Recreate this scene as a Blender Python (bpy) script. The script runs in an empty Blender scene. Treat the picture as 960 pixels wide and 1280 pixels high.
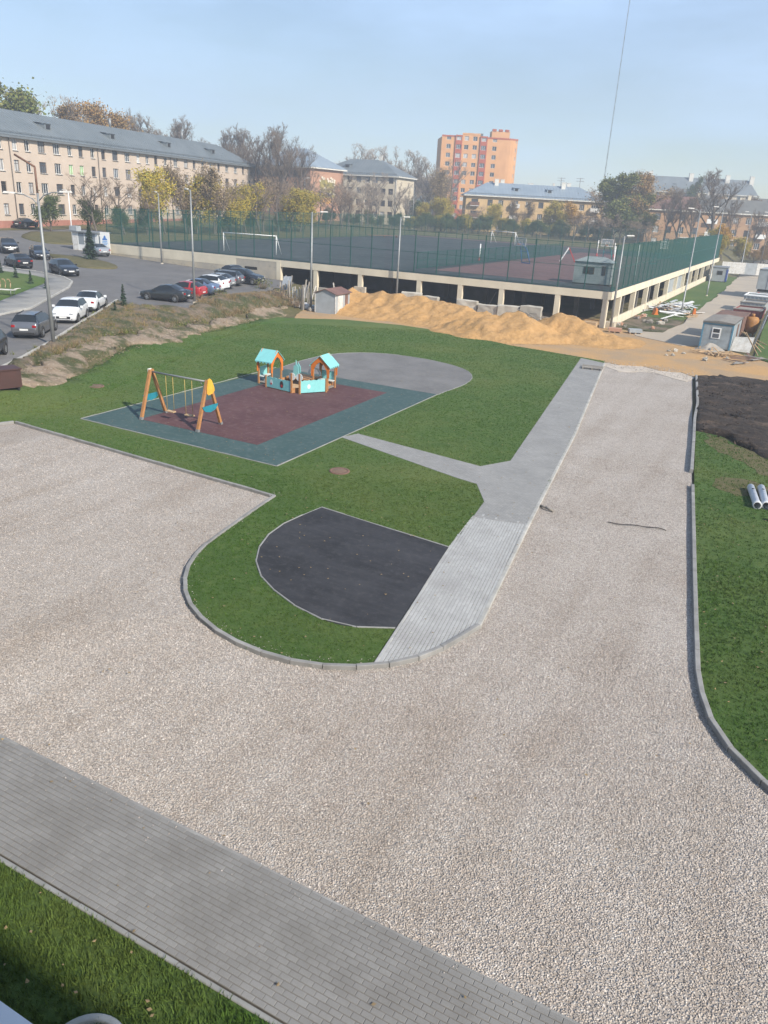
import bpy, bmesh, math, random
import numpy as np
from mathutils import Vector, Matrix, Euler
R = math.radians
random.seed(7); RNG = np.random.default_rng(7)
S = bpy.context.scene
COL = S.collection

# ---------------------------------------------------------------- camera, sky, sun, exposure
def make_camera():
    yaw, pitch, roll = R(26.8), R(21.85), R(3.1)
    f0 = Vector((-math.sin(yaw), math.cos(yaw), 0)); r0 = Vector((math.cos(yaw), math.sin(yaw), 0)); z = Vector((0, 0, 1))
    fw = f0*math.cos(pitch) - z*math.sin(pitch); up = f0*math.sin(pitch) + z*math.cos(pitch)
    r = r0*math.cos(roll) + up*math.sin(roll); u = up*math.cos(roll) - r0*math.sin(roll)
    m = Matrix((r, u, -fw)).transposed().to_4x4(); m.translation = Vector((0, 0, 10.5))
    cam = bpy.data.cameras.new('camera'); o = bpy.data.objects.new('camera', cam); COL.objects.link(o)
    o.matrix_world = m
    cam.sensor_fit = 'VERTICAL'; cam.sensor_height = 36; cam.sensor_width = 27; cam.lens = 970/1280*36
    cam.clip_start = .05; cam.clip_end = 6000
    S.camera = o
make_camera()
SUN_EL, SUN_AZ = 36, -20          # azimuth: degrees from +X towards +Y of the direction TO the sun
def make_light():
    w = bpy.data.worlds.new('World'); S.world = w; w.use_nodes = True
    nt = w.node_tree; nt.nodes.clear()
    out = nt.nodes.new('ShaderNodeOutputWorld'); bg = nt.nodes.new('ShaderNodeBackground')
    sky = nt.nodes.new('ShaderNodeTexSky'); sky.sky_type = 'NISHITA'; sky.sun_disc = False
    sky.sun_elevation = R(SUN_EL); sky.sun_rotation = R(90-SUN_AZ)
    sky.air_density = 1.0; sky.dust_density = .35; sky.ozone_density = 2.0; sky.altitude = 150
    # thin high cloud veil, the same all over the sky
    tc = nt.nodes.new('ShaderNodeTexCoord'); mp = nt.nodes.new('ShaderNodeMapping'); mp.inputs['Scale'].default_value = (1.5, 2.2, 6)
    ns = nt.nodes.new('ShaderNodeTexNoise'); ns.inputs['Scale'].default_value = 1.6; ns.inputs['Detail'].default_value = 7; ns.inputs['Roughness'].default_value = .55
    mr = nt.nodes.new('ShaderNodeMapRange'); mr.inputs[1].default_value = .4; mr.inputs[2].default_value = .72; mr.inputs[3].default_value = .0; mr.inputs[4].default_value = .5
    mix = nt.nodes.new('ShaderNodeMix'); mix.data_type = 'RGBA'; mix.inputs['B'].default_value = (5.7, 8.1, 12.0, 1)
    L = nt.links.new
    L(tc.outputs['Generated'], mp.inputs[0]); L(mp.outputs[0], ns.inputs['Vector']); L(ns.outputs['Fac'], mr.inputs[0])
    L(mr.outputs[0], mix.inputs['Factor']); L(sky.outputs[0], mix.inputs['A']); L(mix.outputs['Result'], bg.inputs[0])
    bg.inputs[1].default_value = .103
    L(bg.outputs[0], out.inputs[0])
    sd = bpy.data.lights.new('sun', 'SUN'); sd.energy = 4.9; sd.angle = R(1.5); sd.color = (1, .92, .80)
    so = bpy.data.objects.new('sun', sd); COL.objects.link(so); so.location = (60, -20, 60)
    d = Vector((math.cos(R(SUN_AZ))*math.cos(R(SUN_EL)), math.sin(R(SUN_AZ))*math.cos(R(SUN_EL)), math.sin(R(SUN_EL))))
    so.rotation_euler = d.to_track_quat('Z', 'Y').to_euler()
make_light()
S.view_settings.view_transform = 'Standard'; S.view_settings.look = 'None'
S.view_settings.exposure = 0.60; S.view_settings.gamma = 1.0; S.view_settings.use_curve_mapping = False
S.render.resolution_x = 768; S.render.resolution_y = 1024

# ---------------------------------------------------------------- materials
M = {}
def lin(h):
    c = [int(h[i:i+2], 16)/255 for i in (0, 2, 4)]
    return tuple(((v/12.92) if v <= .04045 else ((v+.055)/1.055)**2.4) for v in c)
class NT:
    def __init__(s, name):
        s.m = bpy.data.materials.new(name); s.m.use_nodes = True; s.t = s.m.node_tree
        s.b = s.t.nodes['Principled BSDF']; M[name] = s.m
    def n(s, typ, **kw):
        x = s.t.nodes.new('ShaderNode'+typ)
        for k, v in kw.items():
            if k.startswith('i_'): x.inputs[k[2:].replace('_', ' ')].default_value = v
            else: setattr(x, k, v)
        return x
    def l(s, a, b): s.t.links.new(a, b)
    def coord(s, kind):
        if kind == 'pos': return s.n('NewGeometry').outputs['Position']
        return s.n('TexCoord').outputs['Object']
    def noise(s, vec, scale, detail=4, rough=.55):
        x = s.n('TexNoise'); x.inputs['Scale'].default_value = scale; x.inputs['Detail'].default_value = detail; x.inputs['Roughness'].default_value = rough
        s.l(vec, x.inputs['Vector']); return x.outputs['Fac']
    def rng(s, v, a, b, c=0, d=1):
        x = s.n('MapRange'); s.l(v, x.inputs[0])
        for i, q in enumerate((a, b, c, d)): x.inputs[i+1].default_value = q
        return x.outputs[0]
    def mix(s, f, a, b, typ='MIX'):
        x = s.n('Mix', data_type='RGBA', blend_type=typ)
        for sock, v in (('Factor', f), ('A', a), ('B', b)):
            if hasattr(v, 'links'): s.l(v, x.inputs[sock])
            elif sock == 'Factor': x.inputs[sock].default_value = v
            else: x.inputs[sock].default_value = (*v[:3], 1)
        return x.outputs['Result']
    def math(s, op, a, b):
        x = s.n('Math', operation=op)
        for i, v in enumerate((a, b)):
            if hasattr(v, 'links'): s.l(v, x.inputs[i])
            else: x.inputs[i].default_value = v
        return x.outputs[0]
    def wear(s, v):         # drifts, wheel tracks and damp patches on the gravel
        m = s.n('Mapping'); m.inputs['Rotation'].default_value = (0, 0, R(-8.5)); m.inputs['Scale'].default_value = (1.0, .07, 1); s.l(v, m.inputs[0])
        a = s.rng(s.noise(m.outputs[0], 1.1, 3), .45, .68); b = s.rng(s.noise(v, .28, 6, .62), .38, .66); c = s.rng(s.noise(v, 1.7, 5, .6), .55, .8, 0, .5)
        return s.math('MINIMUM', s.math('ADD', s.math('ADD', s.math('MULTIPLY', a, .42), s.math('MULTIPLY', b, .6)), c), 1.)
    def bump(s, h, strength=.3, dist=.02):
        x = s.n('Bump'); x.inputs['Strength'].default_value = strength; x.inputs['Distance'].default_value = dist
        s.l(h, x.inputs['Height']); s.l(x.outputs[0], s.b.inputs['Normal'])
    def vary(s, col, amt):      # brightness differs from one object to the next
        r = s.n('ObjectInfo').outputs['Random']; f = s.rng(r, 0, 1, 1-amt, 1+amt)
        h = s.n('HueSaturation'); s.l(f, h.inputs['Value'])
        if hasattr(col, 'links'): s.l(col, h.inputs['Color'])
        else: h.inputs['Color'].default_value = (*col[:3], 1)
        return h.outputs[0]
    def out(s, col, rough=.8, metal=0, spec=.4):
        if hasattr(col, 'links'): s.l(col, s.b.inputs['Base Color'])
        else: s.b.inputs['Base Color'].default_value = (*col[:3], 1)
        s.b.inputs['Roughness'].default_value = rough; s.b.inputs['Metallic'].default_value = metal
        s.b.inputs['Specular IOR Level'].default_value = spec
        return s.m
def pm(name, c1, c2=None, scale=4, rough=.8, bump=0, bscale=30, metal=0, coord='obj', rand=0, spec=.4, lo=.35, hi=.68, detail=5):
    k = NT(name); v = k.coord(coord)
    c1 = lin(c1) if isinstance(c1, str) else c1
    c2 = c2 or tuple(x*.78 for x in c1); c2 = lin(c2) if isinstance(c2, str) else c2
    c = k.mix(k.rng(k.noise(v, scale, detail), lo, hi), c1, c2)
    if rand: c = k.vary(c, rand)
    if bump: k.bump(k.noise(v, bscale, 4), bump, .03)
    return k.out(c, rough, metal, spec)

def mats():
    # ground covers ------------------------------------------------------
    k = NT('gravel'); v = k.coord('pos')
    vo = k.n('TexVoronoi'); vo.inputs['Scale'].default_value = 26; k.l(v, vo.inputs['Vector'])
    rp = k.n('ValToRGB'); e = rp.color_ramp.elements; e[0].color = (.43, .385, .345, 1); e[1].color = (.69, .645, .595, 1)
    x = e.new(.35); x.color = (.56, .49, .425, 1); x = e.new(.7); x.color = (.64, .57, .50, 1)
    sep = k.n('SeparateColor'); k.l(vo.outputs['Color'], sep.inputs[0]); k.l(sep.outputs[0], rp.inputs[0])
    gap = k.rng(vo.outputs['Distance'], .25, .62, 1, .6)
    c = k.mix(1, rp.outputs[0], gap, 'MULTIPLY')
    c = k.mix(k.wear(v), c, k.mix(1, c, (.80, .765, .73), 'MULTIPLY'))
    k.bump(k.rng(vo.outputs['Distance'], 0, .6, 1, 0), .9, .03); k.out(c, .9)
    k = NT('gravel_stone'); g = k.n('NewGeometry'); rp = k.n('ValToRGB'); e = rp.color_ramp.elements
    e[0].color = (.29, .265, .245, 1); e[1].color = (.65, .62, .59, 1); x = e.new(.25); x.color = (.40, .365, .335, 1); x = e.new(.65); x.color = (.475, .44, .41, 1); x = e.new(.85); x.color = (.49, .425, .385, 1)
    k.l(g.outputs['Random Per Island'], rp.inputs[0]); k.out(k.mix(k.wear(g.outputs['Position']), rp.outputs[0], k.mix(1, rp.outputs[0], (.80, .765, .73), 'MULTIPLY')), .9)
    def grass(name, a, b, cc, d):
        k = NT(name); v = k.coord('pos')
        c = k.mix(k.rng(k.noise(v, .55, 6, .6), .35, .65), a, b)
        c = k.mix(k.rng(k.noise(v, .13, 5, .6), .46, .72), c, cc)
        c = k.mix(k.rng(k.noise(v, 9, 3), .35, .7, 0, .6), c, d); c = k.mix(k.rng(k.noise(v, 2.2, 6, .7), .5, .75, 0, .55), c, cc)
        k.bump(k.noise(v, 16, 5, .7), .8, .08); return k, c
    k, c = grass('lawn', (.038, .088, .015), (.056, .112, .020), (.108, .140, .036), (.024, .056, .009)); k.out(c, .9, spec=.2); k.b.inputs['Sheen Weight'].default_value = .12; k.b.inputs['Sheen Tint'].default_value = (.55, .65, .3, 1)
    k, c = grass('dry_grass', (.11, .105, .045), (.155, .13, .065), (.20, .165, .10), (.075, .075, .03)); k.out(c, .95, spec=.2)
    k = NT('grass_blade'); g = k.n('NewGeometry'); c = k.mix(g.outputs['Random Per Island'], (.038, .092, .014), (.070, .132, .024))
    c = k.mix(k.rng(k.noise(g.outputs['Position'], .13, 5, .6), .46, .72), c, (.112, .138, .036)); k.out(c, .85, spec=.1)
    k.b.inputs['Subsurface Weight'].default_value = 0
    k = NT('bank_soil'); v = k.coord('pos')
    c = k.mix(k.rng(k.noise(v, .5, 7, .65), .42, .56), (.27, .21, .15), (.085, .10, .035))
    vo = k.n('TexVoronoi'); vo.inputs['Scale'].default_value = 3.2; k.l(v, vo.inputs['Vector'])
    c = k.mix(k.rng(vo.outputs['Distance'], .12, .26, .55, 0), c, (.42, .36, .29)); c = k.mix(k.rng(k.noise(v, 5, 5), .3, .7), c, k.mix(1, c, (.55, .52, .5), 'MULTIPLY'))
    k.bump(k.noise(v, 4, 8, .7), 1, .25); k.out(c, .95)
    k = NT('stony_dirt'); v = k.coord('pos')
    c = k.mix(k.rng(k.noise(v, 1.6, 8, .7), .35, .65), (.36, .285, .205), (.24, .18, .125))
    vo = k.n('TexVoronoi'); vo.inputs['Scale'].default_value = 4.5; k.l(v, vo.inputs['Vector'])
    c = k.mix(k.rng(vo.outputs['Distance'], .15, .3, .7, 0), c, (.5, .44, .37))
    k.bump(k.noise(v, 5, 8, .7), 1, .2); k.out(c, .95)
    k = NT('dark_soil'); v = k.coord('pos')
    c = k.mix(k.rng(k.noise(v, .8, 7, .65), .35, .65), (.022, .015, .011), (.058, .040, .028))
    c = k.mix(k.rng(k.noise(v, .9, 9, .75), .52, .66, 0, .9), c, (.15, .105, .072)); k.bump(k.noise(v, 3.5, 8, .7), 1, .3); k.out(c, .95)
    k = NT('sand'); v = k.coord('pos')
    c = k.mix(k.rng(k.noise(v, .45, 6, .6), .35, .68), (.53, .315, .13), (.45, .28, .13)); c = k.mix(k.rng(k.noise(v, 3, 6), .3, .75, 0, .6), c, (.30, .16, .055))
    k.bump(k.noise(v, 2.5, 9, .65), .8, .2); k.out(c, .95, spec=.2)
    k = NT('sandy_ground'); v = k.coord('pos')
    c = k.mix(k.rng(k.noise(v, .3, 7, .62), .38, .62), (.46, .28, .125), (.35, .25, .155)); k.bump(k.noise(v, 3, 7, .65), .7, .12); k.out(c, .95, spec=.2)
    k = NT('bank_mix'); v = k.coord('pos'); n1 = k.noise(v, .55, 8, .68)
    c = k.mix(k.rng(k.noise(v, 1.8, 8, .7), .35, .65), (.37, .29, .21), (.25, .185, .13)); vo = k.n('TexVoronoi'); vo.inputs['Scale'].default_value = 4.5; k.l(v, vo.inputs['Vector']); c = k.mix(k.rng(vo.outputs['Distance'], .15, .3, .6, 0), c, (.5, .43, .35))
    c = k.mix(k.rng(n1, .46, .58), c, k.mix(k.rng(k.noise(v, 3, 5), .35, .65), (.10, .095, .04), (.06, .075, .022))); k.bump(k.noise(v, 5, 8, .7), 1, .2); k.out(c, .95)
    pm('lime', (.52, .46, .39), (.42, .36, .29), 1.2, .95, .6, 9, coord='pos')
    # paved ---------------------------------------------------------------
    def paving(name, a, b, dirt, sc=1.0):
        k = NT(name); v = k.coord('pos')
        c = k.mix(k.rng(k.noise(v, sc, 6), .35, .68), a, b); c = k.mix(k.rng(k.noise(v, sc*6, 5, .7), .5, .8, 0, .8), c, dirt)
        return k, v, c
    k, v, c = paving('asphalt', (.115, .112, .112), (.155, .15, .147), (.19, .18, .17), .4); k.bump(k.noise(v, 60, 3), .25, .02); k.out(c, .9)
    k, v, c = paving('lane_concrete', (.36, .31, .25), (.43, .365, .28), (.46, .34, .20), .25); k.bump(k.noise(v, 20, 4), .2, .02); k.out(c, .9)
    k, v, c = paving('grey_asphalt', (.215, .21, .20), (.27, .265, .25), (.31, .29, .26), .5); k.bump(k.noise(v, 40, 3), .2, .02); k.out(c, .9)
    k, v, c = paving('apron', (.135, .132, .13), (.185, .18, .175), (.23, .215, .19), .5); k.bump(k.noise(v, 40, 3), .2, .02); k.out(c, .9)
    k, v, c = paving('dark_rubber', (.027, .028, .032), (.046, .047, .053), (.075, .073, .075), .7); mp_ = k.n('Mapping'); mp_.inputs['Scale'].default_value = (.35, 3.2, 1); mp_.inputs['Rotation'].default_value = (0, 0, R(25)); k.l(v, mp_.inputs[0]); c = k.mix(k.rng(k.noise(mp_.outputs[0], 1.0, 7, .7), .45, .75, 0, .4), c, (.075, .075, .08)); k.bump(k.noise(v, 60, 3), .2, .02); k.out(c, .85, spec=.2)
    k, v, c = paving('teal_rubber', (.036, .075, .073), (.052, .094, .09), (.14, .17, .165), .6); k.bump(k.noise(v, 60, 3), .2, .02); k.out(c, .8)
    k, v, c = paving('burgundy_rubber', (.078, .032, .034), (.112, .052, .052), (.18, .115, .105), .5); k.bump(k.noise(v, 60, 3), .2, .02); k.out(c, .8)
    k, v, c = paving('court_dark', (.038, .045, .052), (.06, .067, .074), (.14, .14, .14), .12); k.out(c, .85, spec=.2)
    k, v, c = paving('court_red', (.11, .056, .055), (.15, .078, .075), (.23, .15, .14), .15); k.out(c, .8)
    k, v, c = paving('paver_smooth', (.245, .243, .235), (.30, .296, .285), (.38, .37, .345), .8)
    br = k.n('TexBrick'); br.inputs['Scale'].default_value = 1; br.inputs['Brick Width'].default_value = .2; br.inputs['Row Height'].default_value = .1; br.inputs['Mortar Size'].default_value = .006
    br.inputs['Color1'].default_value = (1, 1, 1, 1); br.inputs['Color2'].default_value = (.9, .9, .9, 1); br.inputs['Mortar'].default_value = (.72, .70, .66, 1); k.l(v, br.inputs['Vector'])
    c = k.mix(1, c, br.outputs[0], 'MULTIPLY'); k.out(c, .85)
    for nm, a, b, d in (('paver', (.195, .19, .183), (.265, .26, .25), (.16, .153, .143)), ('paver_light', (.34, .345, .337), (.46, .46, .45), (.29, .285, .275))):
        k = NT(nm); v = k.coord('pos'); g = k.n('NewGeometry').outputs['Random Per Island']; ob = k.n('ObjectInfo').outputs['Random']
        f = k.math('FRACT', k.math('ADD', g, ob), 0.)
        c = k.mix(k.rng(f, 0, 1, .25, .8), a, b); c = k.mix(k.rng(k.noise(v, .9, 6, .65), .42, .7, 0, .8), c, d)
        c = k.mix(k.rng(k.noise(v, 45, 3), .3, .7, 0, .3), c, d); k.bump(k.noise(v, 90, 3), .2, .01); k.out(c, .85)
    pm('paver_joint', (.11, .10, .09), (.17, .155, .135), 3, coord='pos'); pm('paver_joint_light', (.27, .265, .25), (.33, .32, .30), 3, coord='pos')
    pm('kerb', (.28, .275, .262), (.205, .20, .19), 2.5, .85, .25, 40, coord='pos', rand=.12)
    pm('edging', (.27, .27, .26), (.21, .21, .20), 2.5, .85, coord='pos'); pm('kerb_light', (.44, .43, .40), (.33, .32, .29), 2.5, .85, .25, 40, coord='pos', rand=.1)
    # buildings -----------------------------------------------------------
    pm('pink_plaster', (.57, .47, .38), (.51, .42, .34), .35, .9, .1, 12)
    pm('plinth_red', (.42, .19, .14), (.33, .15, .11), 1, .9)
    pm('beige_plaster', (.63, .555, .42), (.54, .47, .36), .3, .9, .1, 12)
    pm('yellow_plaster', (.62, .44, .22), (.50, .34, .18), .4, .9, .1, 12)
    pm('ochre_brick', (.42, .27, .155), (.34, .20, .12), .5, .9, .1, 12)
    pm('orange_brick', (.66, .35, .155), (.58, .30, .135), .35, .9)
    pm('red_brick', (.42, .10, .05), (.34, .08, .045), .5, .9)
    pm('rust_brick', (.47, .27, .18), (.40, .225, .15), .4, .9, .1, 10)
    pm('white_plaster', (.72, .70, .64), (.58, .56, .5), .6, .9)
    pm('cream_concrete', (.72, .64, .49), (.62, .55, .42), .6, .9, .15, 14, coord='pos')
    k = NT('old_concrete'); v = k.coord('pos'); c = k.mix(k.rng(k.noise(v, .35, 7, .65), .42, .6), (.52, .45, .34), (.40, .36, .30)); c = k.mix(k.rng(k.noise(v, 1.4, 7, .7), .58, .72), c, (.24, .21, .17)); k.bump(k.noise(v, 6, 5), .3, .05); k.out(c, .9)
    pm('inner_shade_concrete', (.16, .15, .135), (.10, .095, .085), .6, .95, coord='pos')  # shade inside the deck is put into this dark colour
    pm('block_concrete', (.47, .44, .38), (.35, .33, .285), 1.5, .9, .4, 8, coord='pos', rand=.15)
    k = NT('roof_grey'); v = k.coord('obj'); c = k.mix(k.rng(k.noise(v, .25, 5), .35, .65), (.165, .19, .20), (.21, .235, .245)); k.out(c, .5, .25)
    k = NT('roof_blue'); v = k.coord('obj'); c = k.mix(k.rng(k.noise(v, .3, 5), .35, .65), (.26, .32, .37), (.32, .38, .43)); k.out(c, .45, .25)
    pm('roof_maroon', (.19, .105, .085), (.14, .08, .07), .6, .85)
    pm('roof_slate', (.15, .15, .14), (.105, .105, .10), .5, .85)
    pm('roof_seam', (.20, .22, .23), None, .5, .5, metal=.2)
    pm('snow_guard', (.10, .115, .12), None, 1, .6)
    pm('frame_white', (.78, .78, .76), (.70, .70, .68), 2, .5)
    pm('frame_brown', (.10, .07, .055), (.07, .05, .04), 2, .6)
    k = NT('glass'); c = k.vary((.055, .065, .078), .8); k.out(c, .12, 0, .6); pm('curtain', (.42, .42, .41), (.30, .31, .32), 1.5, .25, rand=.4)
    pm('curtain_green', (.35, .55, .25), (.25, .42, .2), 2, .5)
    pm('mosaic_white', (.75, .68, .55), (.6, .52, .4), 2, .8); pm('mosaic_olive', (.16, .15, .05), (.42, .33, .10), 1.2, .8); pm('mosaic_ochre', (.55, .25, .05), (.62, .36, .1), 1, .8)
    # metal, plastics, paint ----------------------------------------------
    pm('galv', (.30, .31, .31), (.24, .25, .25), 3, .5, metal=.4)
    pm('dark_pole', (.16, .13, .11), (.11, .10, .09), 3, .7)
    pm('fence_green', (.010, .085, .072), (.009, .07, .06), 2, .5)
    pm('white_paint', (.80, .80, .78), (.70, .70, .68), 4, .5)
    pm('white_dirty', (.70, .69, .66), (.50, .47, .42), 3, .7)
    pm('sill_paint', (.66, .69, .74), (.58, .60, .64), 6, .45)
    pm('cabin_blue', (.31, .35, .37), (.19, .205, .205), 1.6, .7, .15, 8, detail=8, lo=.42, hi=.72); pm('cabin_trim', (.09, .25, .36), (.08, .2, .29), 3, .6)
    pm('cabin_grey', (.36, .385, .40), (.28, .30, .31), 1.2, .7); pm('cabin_teal', (.25, .29, .29), (.19, .225, .225), 1.5, .7)
    pm('rust_brown', (.22, .12, .085), (.11, .07, .055), 2, .85); pm('skip_red', (.24, .045, .045), (.17, .04, .04), 2, .7)
    pm('tank_orange', (.40, .19, .04), (.26, .12, .04), 2, .6); pm('royal_blue', (.03, .07, .32), None, 2, .5)
    pm('dark_gap', (.02, .02, .022), None, 2, .8); pm('rubber', (.05, .05, .05), (.08, .075, .07), 8, .9)
    pm('brown_panel', (.075, .035, .03), (.06, .03, .027), 2, .55)
    pm('wood', (.44, .215, .085), (.35, .165, .06), 5, .6); pm('wood_raw', (.47, .33, .19), (.36, .25, .15), 4, .85, rand=.25)
    pm('wood_grey', (.30, .275, .24), (.22, .20, .175), 3, .9, rand=.2)
    pm('play_orange', (.62, .17, .025), (.55, .15, .02), 4, .5); pm('play_teal', (.22, .56, .56), (.2, .5, .5), 4, .5); pm('play_blue', (.02, .22, .29), None, 4, .5)
    pm('play_yellow', (.80, .43, .05), None, 4, .5); pm('play_white', (.68, .72, .70), None, 4, .5); pm('play_red', (.45, .04, .04), None, 4, .5); pm('play_dark', (.05, .045, .045), None, 4, .5)
    pm('rope', (.52, .37, .12), None, 10, .7)
    pm('pipe_grey', (.62, .64, .66), (.52, .53, .55), 5, .5); pm('hoop_blue', (.04, .14, .34), None, 3, .5); pm('hoop_teal', (.02, .22, .24), None, 3, .5)
    pm('cast_iron', (.20, .13, .085), (.15, .10, .07), 12, .8)
    pm('tarp', (.52, .55, .57), (.36, .38, .40), 3, .7); pm('debris_white', (.74, .74, .73), (.58, .57, .55), 3, .6, rand=.15)
    pm('sign_blue', (.05, .20, .55), None, 3, .5); pm('sign_blue2', (.12, .36, .72), None, 3, .5)
    k = NT('kiosk_glass'); k.out((.25, .28, .30), .15, 0, .6)
    k = NT('clear_board'); tr_ = k.n('BsdfTransparent'); mx = k.n('MixShader'); mx.inputs[0].default_value = .25; k.out((.5, .55, .56), .2); k.l(tr_.outputs[0], mx.inputs[1]); k.l(k.b.outputs[0], mx.inputs[2]); k.l(mx.outputs[0], k.t.nodes['Material Output'].inputs[0])
    # cars ----------------------------------------------------------------
    for nm, c, r, me in (('car_black', (.012, .013, .017), .22, .3), ('car_navy', (.025, .032, .045), .22, .4), ('car_white', (.78, .79, .80), .25, 0), ('car_silver', (.46, .48, .50), .3, .6), ('car_grey', (.20, .205, .22), .3, .6), ('car_graphite', (.055, .06, .063), .25, .5), ('car_red', (.42, .025, .03), .25, .1), ('car_blue', (.18, .25, .38), .28, .5), ('car_beige', (.34, .34, .31), .3, .6)):
        k = NT(nm); v = k.coord('obj'); c2 = tuple(x*.8+.012 for x in c); cc = k.mix(k.rng(k.noise(v, 2.5, 4), .4, .75), c, c2); k.out(cc, r, me, .5); k.b.inputs['Coat Weight'].default_value = .5; k.b.inputs['Coat Roughness'].default_value = .08
    k = NT('car_glass'); k.out((.018, .022, .026), .06, 0, .7)
    pm('tyre', (.02, .02, .02), (.035, .033, .03), 6, .9); pm('rim', (.45, .46, .47), None, 6, .35, metal=.7); pm('lamp_red', (.36, .012, .015), None, 5, .25); pm('lamp_clear', (.38, .40, .42), None, 5, .12); pm('plate', (.74, .74, .72), None, 5, .5); pm('trim', (.03, .03, .032), None, 5, .6)
    # plants ---------------------------------------------------------------
    pm('bark', (.15, .125, .105), (.10, .082, .068), 3, .95); pm('bark_pale', (.20, .175, .15), (.13, .11, .095), 3, .95)
    def leaf(name, a, b, cc):
        k = NT(name); g = k.n('NewGeometry').outputs['Random Per Island']; rp = k.n('ValToRGB'); e = rp.color_ramp.elements
        e[0].color = (*a, 1); e[1].color = (*cc, 1); x = e.new(.5); x.color = (*b, 1); k.l(g, rp.inputs[0])
        k.out(k.vary(rp.outputs[0], .12), .75, spec=.2)
    leaf('twig', (.21, .15, .105), (.28, .205, .15), (.35, .265, .195)); leaf('twig_pale', (.29, .235, .185), (.36, .30, .24), (.42, .355, .29)); leaf('twig_dark', (.135, .10, .075), (.18, .138, .105), (.23, .18, .14))
    leaf('leaf_yellow', (.34, .25, .03), (.44, .33, .045), (.24, .25, .045)); leaf('leaf_gold', (.42, .22, .025), (.50, .29, .035), (.34, .20, .03))
    leaf('leaf_olive', (.085, .11, .026), (.13, .15, .036), (.20, .19, .048)); leaf('leaf_brown', (.30, .16, .05), (.23, .16, .06), (.37, .21, .065)); leaf('leaf_green', (.05, .08, .024), (.08, .11, .033), (.115, .135, .042)); leaf('leaf_spruce', (.018, .04, .02), (.03, .06, .03), (.045, .075, .04)); leaf('leaf_tan', (.26, .19, .10), (.20, .15, .09), (.32, .23, .11))
mats()

# ---------------------------------------------------------------- mesh helpers
class MB:
    def __init__(s): s.v = []; s.f = []; s.mi = []; s.sm = []
    def add(s, vs, fs, mi=0, smooth=False):
        o = len(s.v); s.v += [tuple(v) for v in vs]; s.f += [tuple(i+o for i in f) for f in fs]; s.mi += [mi]*len(fs); s.sm += [smooth]*len(fs); return s
    def box(s, x0, x1, y0, y1, z0, z1, mi=0):
        v = [(x0, y0, z0), (x1, y0, z0), (x1, y1, z0), (x0, y1, z0), (x0, y0, z1), (x1, y0, z1), (x1, y1, z1), (x0, y1, z1)]
        return s.add(v, [(0, 3, 2, 1), (4, 5, 6, 7), (0, 1, 5, 4), (1, 2, 6, 5), (2, 3, 7, 6), (3, 0, 4, 7)], mi)
    def frame(s, p0, p1):
        a = Vector(p0); d = Vector(p1)-a; L = d.length; d = d/L if L else Vector((0, 0, 1))
        t = Vector((0, 0, 1)) if abs(d.z) < .95 else Vector((1, 0, 0)); x = d.cross(t).normalized(); y = x.cross(d).normalized()
        return a, a+d*L, x, y
    def bar(s, p0, p1, w, h, mi=0):          # rectangular beam, h measured towards up
        a, b, x, y = s.frame(p0, p1); w /= 2; h /= 2
        v = [p+x*i*w+y*j*h for p in (a, b) for i, j in ((-1, -1), (1, -1), (1, 1), (-1, 1))]
        return s.add(v, [(0, 3, 2, 1), (4, 5, 6, 7), (0, 1, 5, 4), (1, 2, 6, 5), (2, 3, 7, 6), (3, 0, 4, 7)][:], mi)
    def tube(s, p0, p1, r0, r1=None, n=8, mi=0, cap=True, smooth=True):
        r1 = r0 if r1 is None else r1; a, b, x, y = s.frame(p0, p1); o = []
        for p, r in ((a, r0), (b, r1)):
            o += [p+x*math.cos(2*math.pi*i/n)*r+y*math.sin(2*math.pi*i/n)*r for i in range(n)]
        s.add(o, [(i, (i+1) % n, n+(i+1) % n, n+i) for i in range(n)], mi, smooth)
        if cap: s.add(o, [tuple(range(n))[::-1], tuple(range(n, 2*n))], mi)
        return s
    def path(s, pts, r, n=6, mi=0):
        for i in range(len(pts)-1):
            ra = r[i] if isinstance(r, (list, tuple)) else r; rb = r[i+1] if isinstance(r, (list, tuple)) else r
            s.tube(pts[i], pts[i+1], ra, rb, n, mi)
        return s
    def prism(s, poly, y0, y1, axis='y', mi=0):   # outline in two axes, extruded along the third
        n = len(poly)
        def q(a, b, c): return {'y': (a, c, b), 'x': (c, a, b), 'z': (a, b, c)}[axis]
        v = [q(a, b, y0) for a, b in poly]+[q(a, b, y1) for a, b in poly]
        return s.add(v, [tuple(range(n)), tuple(range(n, 2*n))[::-1]]+[(i, i+n, (i+1) % n+n, (i+1) % n) for i in range(n)], mi)
    def lathe(s, prof, n=16, c=(0, 0, 0), mi=0, smooth=True):
        v = [(c[0]+r*math.cos(2*math.pi*i/n), c[1]+r*math.sin(2*math.pi*i/n), c[2]+z) for r, z in prof for i in range(n)]
        return s.add(v, [(k*n+i, k*n+(i+1) % n, (k+1)*n+(i+1) % n, (k+1)*n+i) for k in range(len(prof)-1) for i in range(n)], mi, smooth)
    def mesh(s, name, mats, fix=True):
        me = bpy.data.meshes.new(name); me.from_pydata(s.v, [], s.f)
        for m in (mats if isinstance(mats, (list, tuple)) else [mats]): me.materials.append(M[m])
        me.polygons.foreach_set('material_index', s.mi); me.polygons.foreach_set('use_smooth', s.sm); me.update()
        if fix:
            bm = bmesh.new(); bm.from_mesh(me); bmesh.ops.remove_doubles(bm, verts=bm.verts, dist=1e-5); bmesh.ops.recalc_face_normals(bm, faces=bm.faces); bm.to_mesh(me); bm.free()
        return me
    def build(s, name, mats, parent=None, loc=None, rz=None, fix=True): return link(name, s.mesh(name, mats, fix), parent, loc, rz)
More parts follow.
